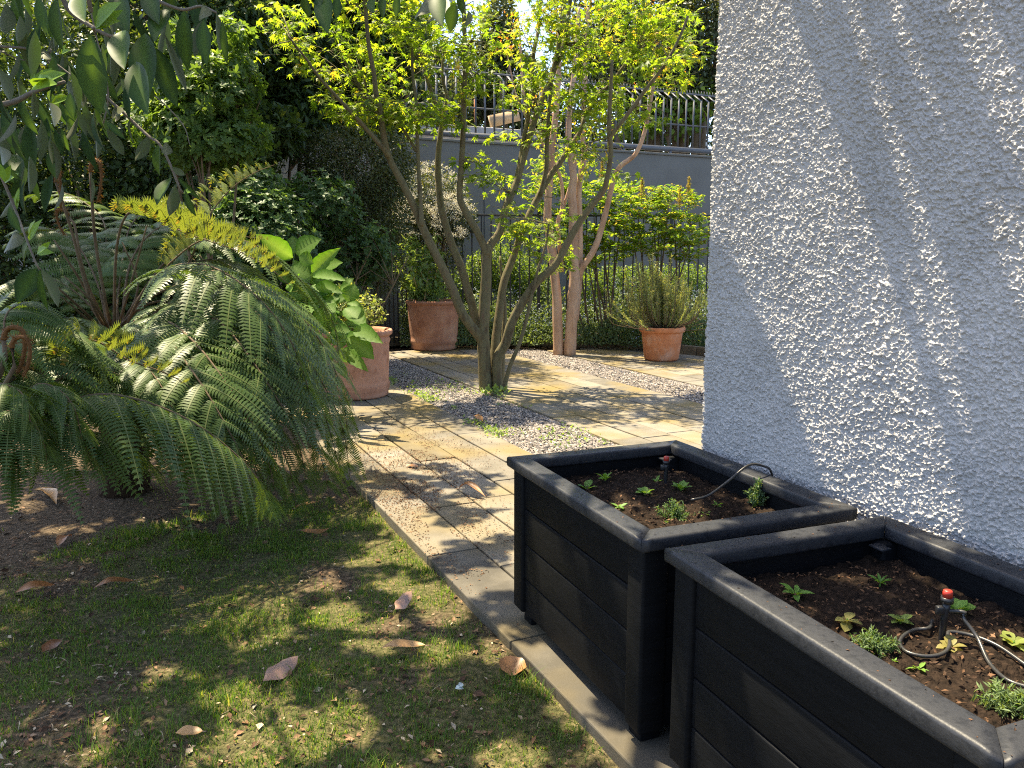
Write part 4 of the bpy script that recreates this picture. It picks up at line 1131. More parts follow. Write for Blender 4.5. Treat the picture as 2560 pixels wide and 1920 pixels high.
# rear wall with steel railing on top
RW0 = P(1168, 353, 15.2)
def RW(t, d=0.0, z=0.0): return np.array([RW0[0], RW0[1], 0]) + EA * t + EB * d + [0, 0, z]
ZT = RW0[2]
def rear_wall():
    root = empty('rear_wall', RW(2), 'smooth dark grey wall across the back of the garden', 'wall')
    a = Acc(); box(a, RW(2.2, .15, (ZT - .1) / 2), (16.0, .30, ZT + .1), .01, M=MAB); a.obj('wall_face', M_rearwall, root)
    a = Acc(); box(a, RW(2.2, .14, ZT - .005), (16.04, .33, .045), .006, M=MAB); a.obj('coping', M_rearwall, root)
    for t in (.33, -2.3):
        a = Acc(); box(a, RW(t, -.004, ZT / 2 - .2), (.012, .012, ZT - .5), .002, M=MAB); a.obj('panel_joint', M_blackmetal, root)
    a = Acc(); box(a, RW(-.2, .55, ZT + .06), (5.2, .45, .13), .01, M=MAB); a.obj('kerb', M_palewall, root)
rear_wall()
def bar_between(acc, p, q, wx, wy):
    p = np.asarray(p, float); q = np.asarray(q, float); d = q - p; L = np.linalg.norm(d); d = d / L
    s = unit(np.cross(d, EB if abs(d @ EB) < .9 else EA)); u = np.cross(s, d)
    box(acc, (p + q) / 2, (wx, wy, L), 0.0, M=np.column_stack([s, u, d]))
def railing(name, t0, t1, step, f, z0, zt, label, mid=True, spikes=True, group=None):
    root = empty(name, f((t0 + t1) / 2, 0, z0), label, 'railing', group)
    a = Acc(); bar_between(a, f(t0, 0, z0 + .05), f(t1, 0, z0 + .05), .10, .05); a.obj('bottom_rail', M_fencegrey, root)
    if mid:
        a = Acc(); bar_between(a, f(t0, .02, z0 + .55), f(t1, .02, z0 + .55), .03, .02); a.obj('middle_rail', M_fencegrey, root)
    t = t0
    while t <= t1:
        a = Acc(); bar_between(a, f(t, 0, z0 + .10), f(t, 0, zt), .036, .012)
        bar_between(a, f(t, 0, zt - .005), f(t, .26, zt + .17), .045, .012)
        if int(round((t - t0) / step)) % 6 == 0: box(a, f(t, 0, z0 - .06), (.05, .05, .16), .0, M=MAB)
        a.obj('bar', M_fencegrey, root); t += step
    a = Acc(); bar_between(a, f(t0, .26, zt + .18), f(t1, .26, zt + .18), .035, .012); a.obj('top_rail', M_fencegrey, root)
    if spikes:
        a = Acc(); k = np.arange(t0, t1, .075)
        for x in k:
            b0, b1, tp = f(x, .26, zt + .19), f(x + .04, .26, zt + .19), f(x + .02, .28, zt + .27)
            a.add([b0, b1, tp, b0 + EB * .006, b1 + EB * .006, tp + EB * .006], [(0, 1, 2), (5, 4, 3)], [(0, 3, 4, 1), (1, 4, 5, 2), (2, 5, 3, 0)])
        a.obj('spike_strip', M_fencegrey, root)
railing('railing', -3.4, 8.2, .19, lambda t, d, z: RW(t, d + .1, z), ZT + .07, ZT + 1.13, 'grey steel railing with bent spiked tops along the rear wall')
# paler wall with railing seen through the shrubs
LW0 = P(745, 357, 12.9)
def LW(t, d=0.0, z=0.0): return np.array([LW0[0], LW0[1], 0]) + EA * t + EB * d + [0, 0, z]
a = Acc(); box(a, LW(-2.0, .15, LW0[2] / 2 - .05), (6.2, .25, LW0[2] + .1), .01, M=MAB)
tag(a.obj('garden_wall', M_palewall), 'pale rendered wall half hidden by the evergreen shrubs', 'wall')
railing('railing', -3.2, .5, .16, lambda t, d, z: LW(t, d + .1, z), LW0[2], LW0[2] + .95, 'dark railing glimpsed through the evergreens above the pale wall', mid=False, spikes=False)

# black bed fence with a gate
def bed_fence():
    p0, p1 = P(868, 537, 13.0), P(1790, 541, 13.35)
    root = empty('garden_fence', (p0 + p1) / 2 * [1, 1, 0], 'black metal bar fence with a latch behind the flower bed', 'fence')
    zt = p0[2]
    q0, q1 = p0 * [1, 1, 0], p1 * [1, 1, 0]; L = np.linalg.norm(q1 - q0); d = (q1 - q0) / L
    th = math.atan2(d[1], d[0])
    for z in (zt, .24):
        a = Acc(); box(a, (q0 + q1) / 2 + [0, 0, z], (L, .03, .035), .003, th); a.obj('rail', M_blackmetal, root)
    t = 0.0; k = 0
    while t < L:
        post = (k % 14 == 0)
        a = Acc(); w = .05 if post else .022
        box(a, q0 + d * t + [0, 0, zt / 2 + .02], (w, w, zt + (.10 if post else -.04)), .002, th); a.obj('post' if post else 'bar', M_blackmetal, root)
        t += .155 if t > 1.0 else .07; k += 1
    lk = P(1150, 577, 12.98)
    a = Acc(); box(a, lk, (.17, .05, .12), .008, th); box(a, lk + [.19, 0, .02], (.10, .05, .12), .008, th); a.obj('lock', M_blackmetal, root)
bed_fence()

# nandinas
def nandina(label, bx, by, Yb, pads, pan, tipm=.15):
    b = G(bx, by, .08); b = P(bx, by, Yb); b[2] = .08
    root = empty('nandina_shrub', b, label, 'shrub', 'nandina bushes in the back bed')
    a = Acc(); st = Acc()
    for (px, py, rx, ry, Y, n) in pads:
        c = P(px, py, Y); r = np.array([rx * Y / FPX, .35, ry * Y / FPX])
        p, d = in_ellipsoid(n, c, r)
        for q in p:
            out = unit((q - c) * [1, 1, .3] + RNG.normal(0, .12, 3))
            h = unit(out * [1, 1, 0] + [0, 0, .25]); sd = unit(np.cross(h, UPZ))
            k = 7
            for j in range(k):                         # one leafy spray
                o = q + h * (.035 * j)
                for s in (-1, 1):
                    m = 2
                    dd = unit(sd * s + h * .7 + RNG.normal(0, .25, (m, 3)) + [0, 0, -.12])
                    leaves(a, T_LAN, np.repeat((o + sd * s * .02)[None], m, 0), dd, unit(RNG.normal(0, .3, (m, 3)) + [0, 0, 1]), RNG.uniform(.055, .10, m), None,
                           (RNG.random(m) < tipm) * .6, wid=1.25)
    for k in range(9):
        c = pads[k % len(pads)]; e = P(c[0] + RNG.uniform(-.5, .5) * c[2], c[1] + c[3] * .3, c[4])
        q = b + [RNG.normal(0, .16), RNG.normal(0, .1), 0]
        tube(st, [q, (q + e) / 2 + RNG.normal(0, .03, 3), e], [.016, .013, .007], 6)
    st.obj('stem', M_twig, root); a.obj('foliage', ML_nandina, root)
    for (px, py, hpx, Y) in pan:
        f = Acc(); c = P(px, py, Y); H = hpx * Y / FPX
        m = 420; t = RNG.random(m); rr = (1 - t) * .30 * H
        th = RNG.uniform(0, 6.28, m)
        p = c + np.stack([rr * np.cos(th) * RNG.random(m), rr * np.sin(th) * RNG.random(m), (t - .5) * H], -1)
        leaves(f, T_NEEDLE, p, rdir(m, .8), rdir(m), .035, RNG.random(m), 0.55, wid=2.4)
        tube(f, [c - [0, 0, H * .8], c + [0, 0, H * .5]], [.006, .002], 4, tip=.5)
        f.obj('flower_panicle', ML_nandina, root)
nandina('bright yellow-green nandina beside the grey house wall', 1650, 760, 12.4,
        [(1660, 520, 85, 35, 12.3, 46), (1610, 570, 80, 40, 12.2, 46), (1700, 580, 60, 45, 12.3, 42), (1690, 490, 55, 22, 12.3, 20), (1580, 520, 60, 30, 12.5, 26), (1640, 620, 90, 28, 12.3, 40), (1730, 620, 40, 40, 12.2, 22)],
        [(1605, 470, 46, 12.2), (1722, 472, 54, 12.2), (1700, 490, 44, 12.3)])
nandina('darker nandina behind the crape myrtle trunks', 1500, 780, 12.9,
        [(1500, 500, 80, 45, 12.8, 52), (1470, 570, 90, 60, 12.7, 60), (1540, 590, 60, 50, 12.7, 40), (1400, 500, 60, 60, 12.9, 40), (1350, 450, 50, 50, 13.1, 30), (1470, 640, 100, 40, 12.8, 44), (1420, 420, 60, 40, 13.0, 26), (1540, 480, 45, 30, 12.7, 20)],
        [(1505, 425, 40, 12.7)], .05)

# clipped bright hedge beyond the fence
shrub('box_hedge', 'bright clipped box bushes beyond the fence beside the maple', 'hedge', P(1240, 760, 13.9) * [1, 1, 0] + [0, 0, .05],
      [(1200, 690, 40, 60, 13.9, .3, 1900), (1250, 670, 45, 60, 13.9, .3, 2100), (1300, 690, 45, 60, 13.9, .3, 2100), (1150, 720, 40, 50, 13.9, .3, 1500), (1350, 710, 40, 50, 13.9, .3, 1500)], T_OV2, .045, ML_box, stems=5)
shrub('box_hedge', 'bright clipped box bushes beyond the fence near the house wall', 'hedge', P(1680, 760, 13.9) * [1, 1, 0] + [0, 0, .05],
      [(1470, 720, 40, 50, 13.9, .3, 1500), (1530, 710, 40, 50, 13.9, .3, 1500), (1590, 715, 45, 55, 13.9, .3, 1700), (1650, 720, 50, 60, 13.9, .3, 2100), (1710, 715, 45, 55, 13.9, .3, 1900), (1765, 720, 40, 60, 13.9, .3, 1500)], T_OV2, .045, ML_box, stems=5)

# forget-me-nots
def cover():
    a = Acc(); f = Acc()
    N_ = 26000
    px = RNG.uniform(1000, 1800, N_); yy = RNG.uniform(0, 1, N_)
    Yd = 12.25 + 1.2 * yy + (1744 - np.clip(px, 1493, 1744)) / 251 * .55 - .35
    x = (px - 1280) / FPX * Yd
    hmax = (.22 + .75 * yy) * (.45 + .8 * fbm(x * 2.2, Yd * 2.2, 61, 3)) * np.clip((yy + .06) * 5, .3, 1)
    z = .06 + hmax * RNG.random(N_) ** .6
    p = np.stack([x, Yd, z], -1)
    leaves(a, T_OV, p, rdir(N_, .55), rdir(N_, .6), RNG.uniform(.03, .075, N_))
    tag(a.obj('ground_cover', ML_cover), 'soft green leaves of low plants filling the bed', 'ground cover', kind='stuff')
    m = 2600
    i = RNG.integers(0, N_, m)
    q = p[i].copy(); q[:, 2] = .06 + hmax[i] * RNG.uniform(.85, 1.15, m) + .03
    cl = fbm(q[:, 0] * 3, q[:, 1] * 3, 62, 3) > .50
    q = q[cl]; m = len(q)
    for k in range(3):
        leaves(f, T_OV2, q + RNG.normal(0, .008, (m, 3)), rdir(m, .5), rdir(m, 1.2), RNG.uniform(.010, .019, m))
    tag(f.obj('small_flowers', ML_blue), 'scattered pale blue flowers over the bed plants', 'flowers', kind='stuff')
cover()

# ================================================================== BEYOND THE REAR WALL
a = Acc(); box(a, RW(-.6, 2.4, ZT - .2), (6.5, .3, 1.7), .02, M=MAB)
tag(a.obj('boundary_wall', M_palewall), 'pale low wall seen through the railing', 'wall')
a = Acc(); bar_between(a, P(1225, 304, 16.0), P(1296, 288, 16.6), .22, .05)
tag(a.obj('timber_plank', M_plank), 'fresh timber plank lying behind the railing', 'plank')
a = Acc(); bar_between(a, P(1188, 305, 16.4), P(1188, 248, 16.4), .035, .035)
tag(a.obj('timber_stake', M_orange), 'thin orange stake standing behind the railing', 'stake')
def far_tree(label, bx, Y, blobs, mat, size, tmpl=T_OV, tr=.12, nt=3, name='tree'):
    b = P(bx, 640, Y); b[2] = -.05
    return shrub(name, label, 'tree', b, blobs, tmpl, size, mat, stems=nt, sr=tr, shell=.2, group='trees beyond the rear wall', stem_mat=M_twig)
far_tree('hazy grey-green tree against the sky beyond the railing', 1240, 24, [(1250, 90, 45, 100, 24, .9, 3000), (1200, 190, 70, 90, 24, 1., 3400), (1290, 210, 60, 80, 24, 1., 2600), (1160, 260, 80, 50, 24, .9, 2000)], ML_far, .16)
far_tree('dark bronze-green tree filling the gap above the railing by the house', 1660, 20, [(1640, 60, 160, 130, 20, 1.2, 8000), (1560, 180, 120, 90, 20, 1.1, 4200), (1760, 100, 120, 150, 20, 1.2, 5000), (1700, 230, 120, 60, 20, .9, 3000), (1480, 40, 110, 120, 20.5, 1., 4000)], ML_fine, .13)
far_tree('pale bushy tree behind the maple beyond the railing', 1040, 21, [(1040, 210, 100, 110, 21, 1., 4600), (960, 260, 120, 90, 21, 1., 4000), (1110, 270, 70, 60, 20.5, .8, 2200), (1000, 110, 110, 80, 21.5, 1., 3000)], ML_far, .14)
def fig():
    root = shrub('leafy_bush', 'broad-leaved bush on bare brown trunks behind the railing', 'shrub', P(1690, 640, 19.5) * [1, 1, 0] + [0, 0, -.05],
          [(1690, 290, 70, 50, 19.5, .5, 300), (1600, 300, 70, 45, 19.5, .5, 200), (1740, 250, 50, 50, 19.5, .5, 160), (1560, 330, 50, 20, 19.5, .3, 80)], T_OV2, .17, ML_fig, stems=3, sr=.05)
    s = Acc()
    for px in (1622, 1640, 1688, 1706, 1735, 1752):
        tube(s, [P(px, 420, 19.8), P(px + 3, 300, 19.8), P(px + RNG.uniform(-25, 25), 150, 19.9)], [.10, .09, .05], 8, 10, .05)
    s.obj('trunk', M_twig, root)
fig()
shrub('distant_hedge', 'tall dark hedge closing the view far behind the wall', 'hedge', P(1300, 640, 27) * [1, 1, 0] + [0, 0, -.05],
      [(900, 250, 260, 260, 28, 1.2, 6000), (1500, 280, 260, 130, 28, 1.2, 6500), (1850, 200, 260, 260, 27, 1.2, 6000), (1150, 330, 260, 110, 28, 1.2, 5000), (400, 200, 360, 360, 26, 1.4, 9000), (-150, 200, 360, 360, 25, 1.4, 7000)], T_OV, .24, ML_laurel, stems=6, sr=.12)
# ================================================================== SEEDLINGS, SPRINKLERS, HOSE
def seedling(px, py, szf, label, n, size, tmpl, up=.6, mat=None, tone=(.2, .9), tip=0.0, name='seedling', cat='seedling', spread=0.0, h=0.0, wid=None):
    g0 = G(px, py, .575); z = szf(g0); b = G(px, py, z); b[2] = z - .004
    size *= .56; h *= .60; spread *= .46
    root = empty(name, b, label, cat, 'young plants in the planter boxes')
    a = Acc(); st = Acc()
    if h == 0:
        th = np.arange(n) * 2.4 + RNG.uniform(0, 6)
        u = np.linspace(up + .5, up - .35, n)
        D = np.stack([np.cos(th), np.sin(th), u], -1)
        Nn = unit(np.stack([-np.cos(th) * .6, -np.sin(th) * .6, np.ones(n)], -1) + RNG.normal(0, .15, (n, 3)))
        stem_h = size * .25
        pos = b + np.stack([np.cos(th) * size * .08, np.sin(th) * size * .08, np.full(n, stem_h)], -1)
        leaves(a, tmpl, pos, D, Nn, size * RNG.uniform(.75, 1.15, n), RNG.uniform(*tone, n), tip, wid=wid)
        tube(st, [b - [0, 0, .01], b + [0, 0, stem_h + .005]], [.003, .002], 5, rnd=.6)
    else:
        ns = n
        for k in range(ns):
            o = RNG.normal(0, spread, 3) * [1, 1, 0]
            e = b + o * 2.2 + [0, 0, h * RNG.uniform(.55, 1.1) * math.exp(-np.dot(o, o) / (2 * (spread * 1.6) ** 2))]
            q0 = b + o * .7
            tube(st, [q0, (q0 + e) / 2 + RNG.normal(0, .006, 3), e], [.0016, .0012, .0006], 4, 6, rnd=.6)
            m = 26
            t = RNG.uniform(.15, 1, m)[:, None]
            p = q0 * (1 - t) + e * t + RNG.normal(0, .003, (m, 3))
            leaves(a, tmpl, p, unit(rdir(m) + unit(e - q0) * .5), rdir(m, .5), size * RNG.uniform(.6, 1.2, m), RNG.uniform(*tone, m), tip, wid=wid)
    st.obj('stem', ML_seed, root); a.obj('foliage', mat or ML_seed, root)
T_ROUND = t_leaf(.8, 5, .25, .4, .6)
seedling(1513, 1204, sz1, 'upright seedling with pointed leaves near the back corner of the planter by the path', 6, .085, t_leaf(.34, 5, .2, .5, .5), .9)
seedling(1466, 1226, sz1, 'broad-leaved seedling just behind the left rim of the planter by the path', 4, .07, T_ROUND, .7)
seedling(1613, 1236, sz1, 'bright lettuce seedling in the middle of the planter by the path', 9, .062, T_ROUND, .5, tone=(.7, 1))
seedling(1548, 1272, sz1, 'pepper seedling with drooping leaf pairs near the front rim', 6, .065, T_OV, .15, tone=(.3, .8))
seedling(1703, 1226, sz1, 'lobed lettuce seedling just in front of the red-capped sprinkler', 9, .075, T_OV2, .6, tone=(.5, .9))
seedling(1641, 1206, sz1, 'small two-leaved seedling left of the red-capped sprinkler', 4, .05, T_OV, .6)
seedling(1682, 1292, sz1, 'bushy grey-green herb by the front rim of the planter by the path', 34, .022, T_LAN, name='herb', cat='herb', mat=ML_herb, spread=.030, h=.11, tone=(0, .6), wid=1.3)
seedling(1890, 1262, sz1, 'tall thyme-like herb leaning on the rim beside the house wall', 26, .020, T_OV, name='herb', cat='herb', mat=ML_herb, spread=.024, h=.17, tone=(.3, 1), wid=1.3)
seedling(1793, 1266, sz1, 'small pale seedling between the two bushy herbs', 6, .045, T_OV, .4, tone=(.6, 1))
seedling(1765, 1288, sz1, 'tiny seedling close to the front rim beside the bushy herb', 5, .035, T_OV, .4, tone=(.6, 1))
seedling(1989, 1492, sz2, 'six-leaved green seedling near the left rim of the hose planter', 8, .070, t_leaf(.42, 5, .3, .4, .6), .55, tone=(.3, .7))
seedling(2200, 1462, sz2, 'narrow-leaved seedling at the back of the hose planter', 9, .066, t_leaf(.28, 5, .25, .4, .5), .8, tone=(.1, .6))
seedling(2118, 1556, sz2, 'limp buff and green lettuce seedling in the hose planter', 6, .060, T_ROUND, .2, tone=(.5, .8), tip=.55)
seedling(2251, 1556, sz2, 'yellowing lettuce seedling beside the coiled hose', 7, .050, T_ROUND, .45, tone=(.8, 1), tip=.25)
seedling(2190, 1622, sz2, 'feathery green herb beside the left rim of the hose planter', 36, .026, T_LAN, name='herb', cat='herb', mat=ML_herb, spread=.026, h=.075, tone=(.2, .8))
seedling(2392, 1530, sz2, 'bright lettuce seedling behind the sprinkler in the hose planter', 7, .065, T_ROUND, .8, tone=(.8, 1))
seedling(2376, 1622, sz2, 'bronze lettuce seedling at the foot of the sprinkler', 8, .055, T_ROUND, .3, tone=(.4, .8), tip=.6)
seedling(2534, 1612, sz2, 'pale floppy lettuce seedling at the far side of the hose planter', 7, .06, T_ROUND, .4, tone=(.6, .9), tip=.35)
seedling(2535, 1775, sz2, 'large feathery herb in the near corner of the hose planter', 46, .030, T_LAN, name='herb', cat='herb', mat=ML_herb, spread=.034, h=.085, tone=(.5, 1))
seedling(2297, 1676, sz2, 'thin sprawling seedling near the left rim below the coiled hose', 5, .055, T_LAN, .15, tone=(.4, .8), wid=1.4)
seedling(2236, 1655, sz2, 'tiny sprouts between the feathery herb and the sprawling seedling', 6, .03, T_LAN, .5, tone=(.3, .8), wid=1.4)

def sprinkler(px, py, szf, hgt, lean, label):
    g0 = G(px, py, .575); z = szf(g0); b = G(px, py, z)
    root = empty('sprinkler', b, label, 'sprinkler', 'drip sprinklers')
    t = b + np.array([lean, 0, hgt])
    a = Acc(); tube(a, [b - [0, 0, .03], b + (t - b) * .5, t], [.006, .008, .009], 10, 8)
    tube(a, [t, t + [0, 0, .012]], [.014, .014], 12, 3)
    box(a, b + (t - b) * .8 + [-.012, 0, 0], (.02, .014, .02), .003); a.obj('stake', M_plastic, root)
    a = Acc(); lathe(a, t + [0, 0, .011], [(.001, 0), (.0105, .001), (.011, .012), (.0095, .0175), (.006, .019), (.001, .019)], 16); a.obj('cap', M_red, root)
    return t
tp1 = sprinkler(1664, 1206, sz1, .075, 0, 'red-capped sprinkler at the back of the planter by the path')
tp2 = sprinkler(2352, 1603, sz2, .095, .006, 'red-capped sprinkler standing inside the coiled hose')
def Hs(px, py, szf, dz=.008):
    g0 = G(px, py, .575); z = szf(g0) + dz; return G(px, py, z)
a = Acc()
c = [P(1728, 1250, 2.66), P(1770, 1239, 2.68), P(1819, 1204, 2.72), P(1872, 1163, 2.76), P(1911, 1166, 2.80), P(1928, 1180, 2.86), P(1935, 1230, 2.95)]
tube(a, c, .0045, 8, 40)
tag(a.obj('drip_hose', M_hose), 'thin grey drip hose arching from the compost over the rim by the wall', 'hose')
k = .416
h1 = [(1660, 700), (1640, 745), (1560, 755), (1490, 790), (1465, 840), (1510, 890), (1620, 915), (1720, 900), (1765, 850), (1755, 790), (1770, 768), (1900, 790), (2050, 850), (2212, 960), (2330, 1050)]
a = Acc(); tube(a, [Hs(1640 + x * k, 1260 + y * k, sz2, .010) for x, y in h1], .0045, 8, 110)
h2 = [Hs(1640 + x * k, 1260 + y * k, sz2, dz) for x, y, dz in ((1850, 690, .07), (1930, 800, .035), (2000, 950, .012), (2100, 1050, .010), (2212, 1095, .012), (2330, 1120, .012))]
tube(a, [tp2 - [0, 0, .02], tp2 + [.03, -.02, -.015]] + h2, .0045, 8, 80)
tag(a.obj('drip_hose', M_hose), 'black drip hose coiled around the sprinkler in the nearest planter', 'hose')

# ================================================================== FALLEN LEAVES
T_DEAD = t_leaf(.34, 8, .0, .28, .5)
def dead(px0, py0, px1, py1, label, wpx=None, z=None, roll=.0, tone=.4, lift=.010, arch=.05, flip=False, name='fallen_leaf'):
    def gp(x, y):
        if z is not None: return G(x, y, z)
        q = G(x, y, -.045); zz = float(lawn_z(np.array([q[0]]), np.array([q[1]]))[0]) + .020
        return G(x, y, zz)
    p, q = gp(px0, py0), gp(px1, py1)
    D = q - p; L = np.linalg.norm(D)
    v, f = T_DEAD; v = v.copy()
    v[:, 2] += arch * np.sin(v[:, 1] * np.pi) * (1 if not flip else -1) + .03 * np.sin(v[:, 1] * 7 + tone * 9)
    v[:, 0] *= 1 + .12 * np.sin(v[:, 1] * 11)
    Nn = unit(np.array([roll, -.25, 1]) * (1 if not flip else -1))
    w = 1.0
    if wpx: w = wpx / FPX * np.linalg.norm(p - [0, 0, CAM_H]) / (.34 * L)
    a = Acc(); leaves(a, (v, f), [p + [0, 0, lift]], [D + np.array([0, 0, .0])], [Nn], [L], [tone], wid=[w])
    s = unit(D); tube(a, [p + [0, 0, lift] - s * L * .12, p + [0, 0, lift]], [.0015, .002], 5, 4, rnd=.2)
    return tag(a.obj(name, ML_dead), label, 'fallen leaf', 'dry fallen leaves')
dead(744, 1649, 658, 1711, 'largest fallen leaf, tan with a pinkish underside, on bare lawn', 44, roll=.4, tone=.55, flip=True)
dead(1063, 1620, 953, 1627, 'long pale straw-coloured leaf curled edge-up on the lawn', 30, roll=-.5, tone=.95)
dead(1028, 1496, 988, 1543, 'pinkish brown crinkled leaf standing by the bare patch near the paving', 30, roll=.5, tone=.45, lift=.03, flip=True)
dead(1248, 1660, 1316, 1680, 'amber cupped leaf lying against the paving edge by the planter foot', 60, roll=-.2, tone=.6, lift=.02, arch=-.2)
dead(137, 1465, 37, 1485, 'narrow rust-brown leaf nearest the left edge of the lawn', 24, roll=.2, tone=.45)
dead(335, 1455, 234, 1473, 'rust-brown leaf with a raised edge beside a sunny grass patch', 24, roll=-.2, tone=.4)
dead(153, 1606, 107, 1638, 'dark brown leaf half sunk in the shaded grass', 34, tone=.05)
dead(508, 1836, 439, 1840, 'pale ragged dry leaf lying in the sunlit grass at the bottom', 28, tone=.97, arch=.05)
dead(107, 1227, 141, 1263, 'yellow oval leaf on dark soil under the ferns', 26, tone=1.0, roll=.2)
dead(268, 1234, 302, 1217, 'bright orange leaf on the soil under the hanging fern leaflets', 18, tone=.7, roll=-.3)
dead(145, 1367, 176, 1341, 'dull orange-brown leaf on the soil in front of the ferns', 26, tone=.5)
dead(752, 1338, 824, 1333, 'curled orange-brown leaf by the drooping fern tips on the lawn', 22, tone=.6, lift=.03, arch=-.18)
dead(738, 1283, 798, 1268, 'thin pinkish leaf on the worn ground below the fern tips', 12, tone=.8, lift=.03)
dead(1014, 1166, 1046, 1170, 'small curled brown leaf on the paving among maple debris', 14, z=.004, tone=.3, lift=.006)
dead(1147, 1226, 1213, 1246, 'arched orange leaf on the paving left of the planter', 16, z=.004, tone=.7, lift=.008, arch=.22)
dead(1185, 1044, 1207, 1058, 'glossy orange leaf on the near end of the gravel strip', 18, z=.02, tone=.75, lift=.012)
a = Acc()
for (px, py, s) in ((1138, 1722, .03),):
    q = G(px, py, -.02); leaves(a, t_leaf(.8, 4, .3, .9, .5), [q, q + [.012, .005, .004]], [[1, .3, .1], [.6, .8, .3]], [[0, -.3, 1], [.3, -.6, 1]], [s, s * .8], [.5, .5])
M_scrap = m_solid('pale_scrap', (.42, .50, .46), (.58, .64, .60), 40, .8, .2)
tag(a.obj('paper_scrap', M_scrap), 'crumpled pale paper scrap on the lawn near the paving', 'litter')

# litter: stuff nobody could count
def litter_lawn():
    a = Acc()
    n = 11000
    px = RNG.uniform(-60, 1500, n); py = 1080 + 860 * RNG.random(n) ** 1.15
    g0 = np.array([G(x, y, -.045) for x, y in zip(px, py)])
    aa = g0 @ EA
    s = soil_mask(g0[:, 0], g0[:, 1])
    keep = (aa < EDGE_A - .01) & (RNG.random(n) < .25 + .75 * s)
    g0 = g0[keep]; n = len(g0)
    g0[:, 2] = lawn_z(g0[:, 0], g0[:, 1]) + .008
    th = RNG.uniform(0, 6.28, n)
    leaves(a, t_leaf(.55, 2, .1, .4), g0, np.stack([np.cos(th), np.sin(th), RNG.normal(0, .3, n)], -1), unit(RNG.normal(0, .4, (n, 3)) + [0, 0, 1]),
           RNG.gamma(2.2, .0055, n) + .004, np.where(RNG.random(n) < .10, 1.0, RNG.random(n) * .75))
    m = 60
    for k in range(m):                                    # bits of straw and fine twig
        q = G(RNG.uniform(100, 1250), RNG.uniform(1300, 1900), -.03)
        if q @ EA > EDGE_A - .05: continue
        d = unit(rdir(1)[0] * [1, 1, .1]); L = RNG.uniform(.02, .06)
        tube(a, [q, q + d * L * .5 + rdir(1)[0] * .006 + [0, 0, .006], q + d * L], [.0012, .0011, .0008], 4, 6, rnd=.9)
    tag(a.obj('leaf_litter', M_litter), 'crumbs of dry leaf and soil strewn over the lawn', 'leaf litter', kind='stuff')
    a = Acc(); n = 7000
    px = np.concatenate([RNG.normal(1030, 90, n), RNG.uniform(880, 1700, 900), RNG.normal(1120, 90, 1500)]); py = np.concatenate([RNG.normal(1180, 70, n), RNG.uniform(1010, 1450, 900), RNG.normal(1330, 80, 1500)])
    g0 = np.array([G(x, min(max(y, 1000), 1560), .004) for x, y in zip(px, py)])
    aa, bb = g0 @ EA, g0 @ EB
    k = (aa > EDGE_A + .01) & ((aa < 2.55) | (bb < 6.2)) & (aa < 3.3) & (fbm(aa * 5, bb * 2, 90, 3) > .36); g0 = g0[k]; n = len(g0)
    th = RNG.uniform(0, 6.28, n)
    leaves(a, t_leaf(.6, 2, .3, .6), g0, np.stack([np.cos(th), np.sin(th), RNG.uniform(0, .5, n)], -1), unit(RNG.normal(0, .5, (n, 3)) + [0, 0, 1]), RNG.uniform(.006, .0155, n), np.clip(RNG.normal(.45, .15, n), 0, .8))
    tag(a.obj('flower_debris', M_litter), 'rusty maple flower debris scattered on the paving', 'debris', kind='stuff')
    # the same rusty bits lie on the planter rims
    a = Acc()
    for (c0, ex, ey, w, l) in PL:
        for q in range(90):
            s = RNG.integers(0, 4); t = RNG.uniform(-.5, .5); o = RNG.uniform(.012, .066)
            x, y = [(t * w, -l / 2 + o), (t * w, l / 2 - o), (-w / 2 + o, t * l), (w / 2 - o, t * l)][s]
            p = c0 + ex * x + ey * y + np.array([0, 0, .667])
            leaves(a, t_leaf(.6, 2, .3, .6), [p], [unit(RNG.normal(size=3) * [1, 1, .2])], [unit(RNG.normal(0, .3, 3) + [0, 0, 1])], [RNG.uniform(.004, .011)], [RNG.uniform(.0, .35)])
    tag(a.obj('rim_debris', M_litter), 'specks of dry debris on the planter rims', 'debris', kind='stuff')
litter_lawn()

# moss and weeds in the gravel and along its edge
a = Acc()
n = 2600
ea = np.where(RNG.random(n) < .55, RNG.normal(2.60, .05, n), RNG.uniform(2.6, 3.35, n)); eb = RNG.uniform(5.2, 9.5, n)
k = fbm(ea * 2, eb * 2.2, 95, 3) > .56; ea, eb = ea[k], eb[k]; n = len(ea)
p = EA * ea[:, None] + EB * eb[:, None]; p[:, 2] = RNG.uniform(0, .03, n)
leaves(a, T_OV2, p, rdir(n, .6), rdir(n, 1), RNG.uniform(.012, .035, n))
tag(a.obj('gravel_weeds', ML_stem), 'tiny yellow-green weeds sprouting through the gravel', 'weeds', kind='stuff')

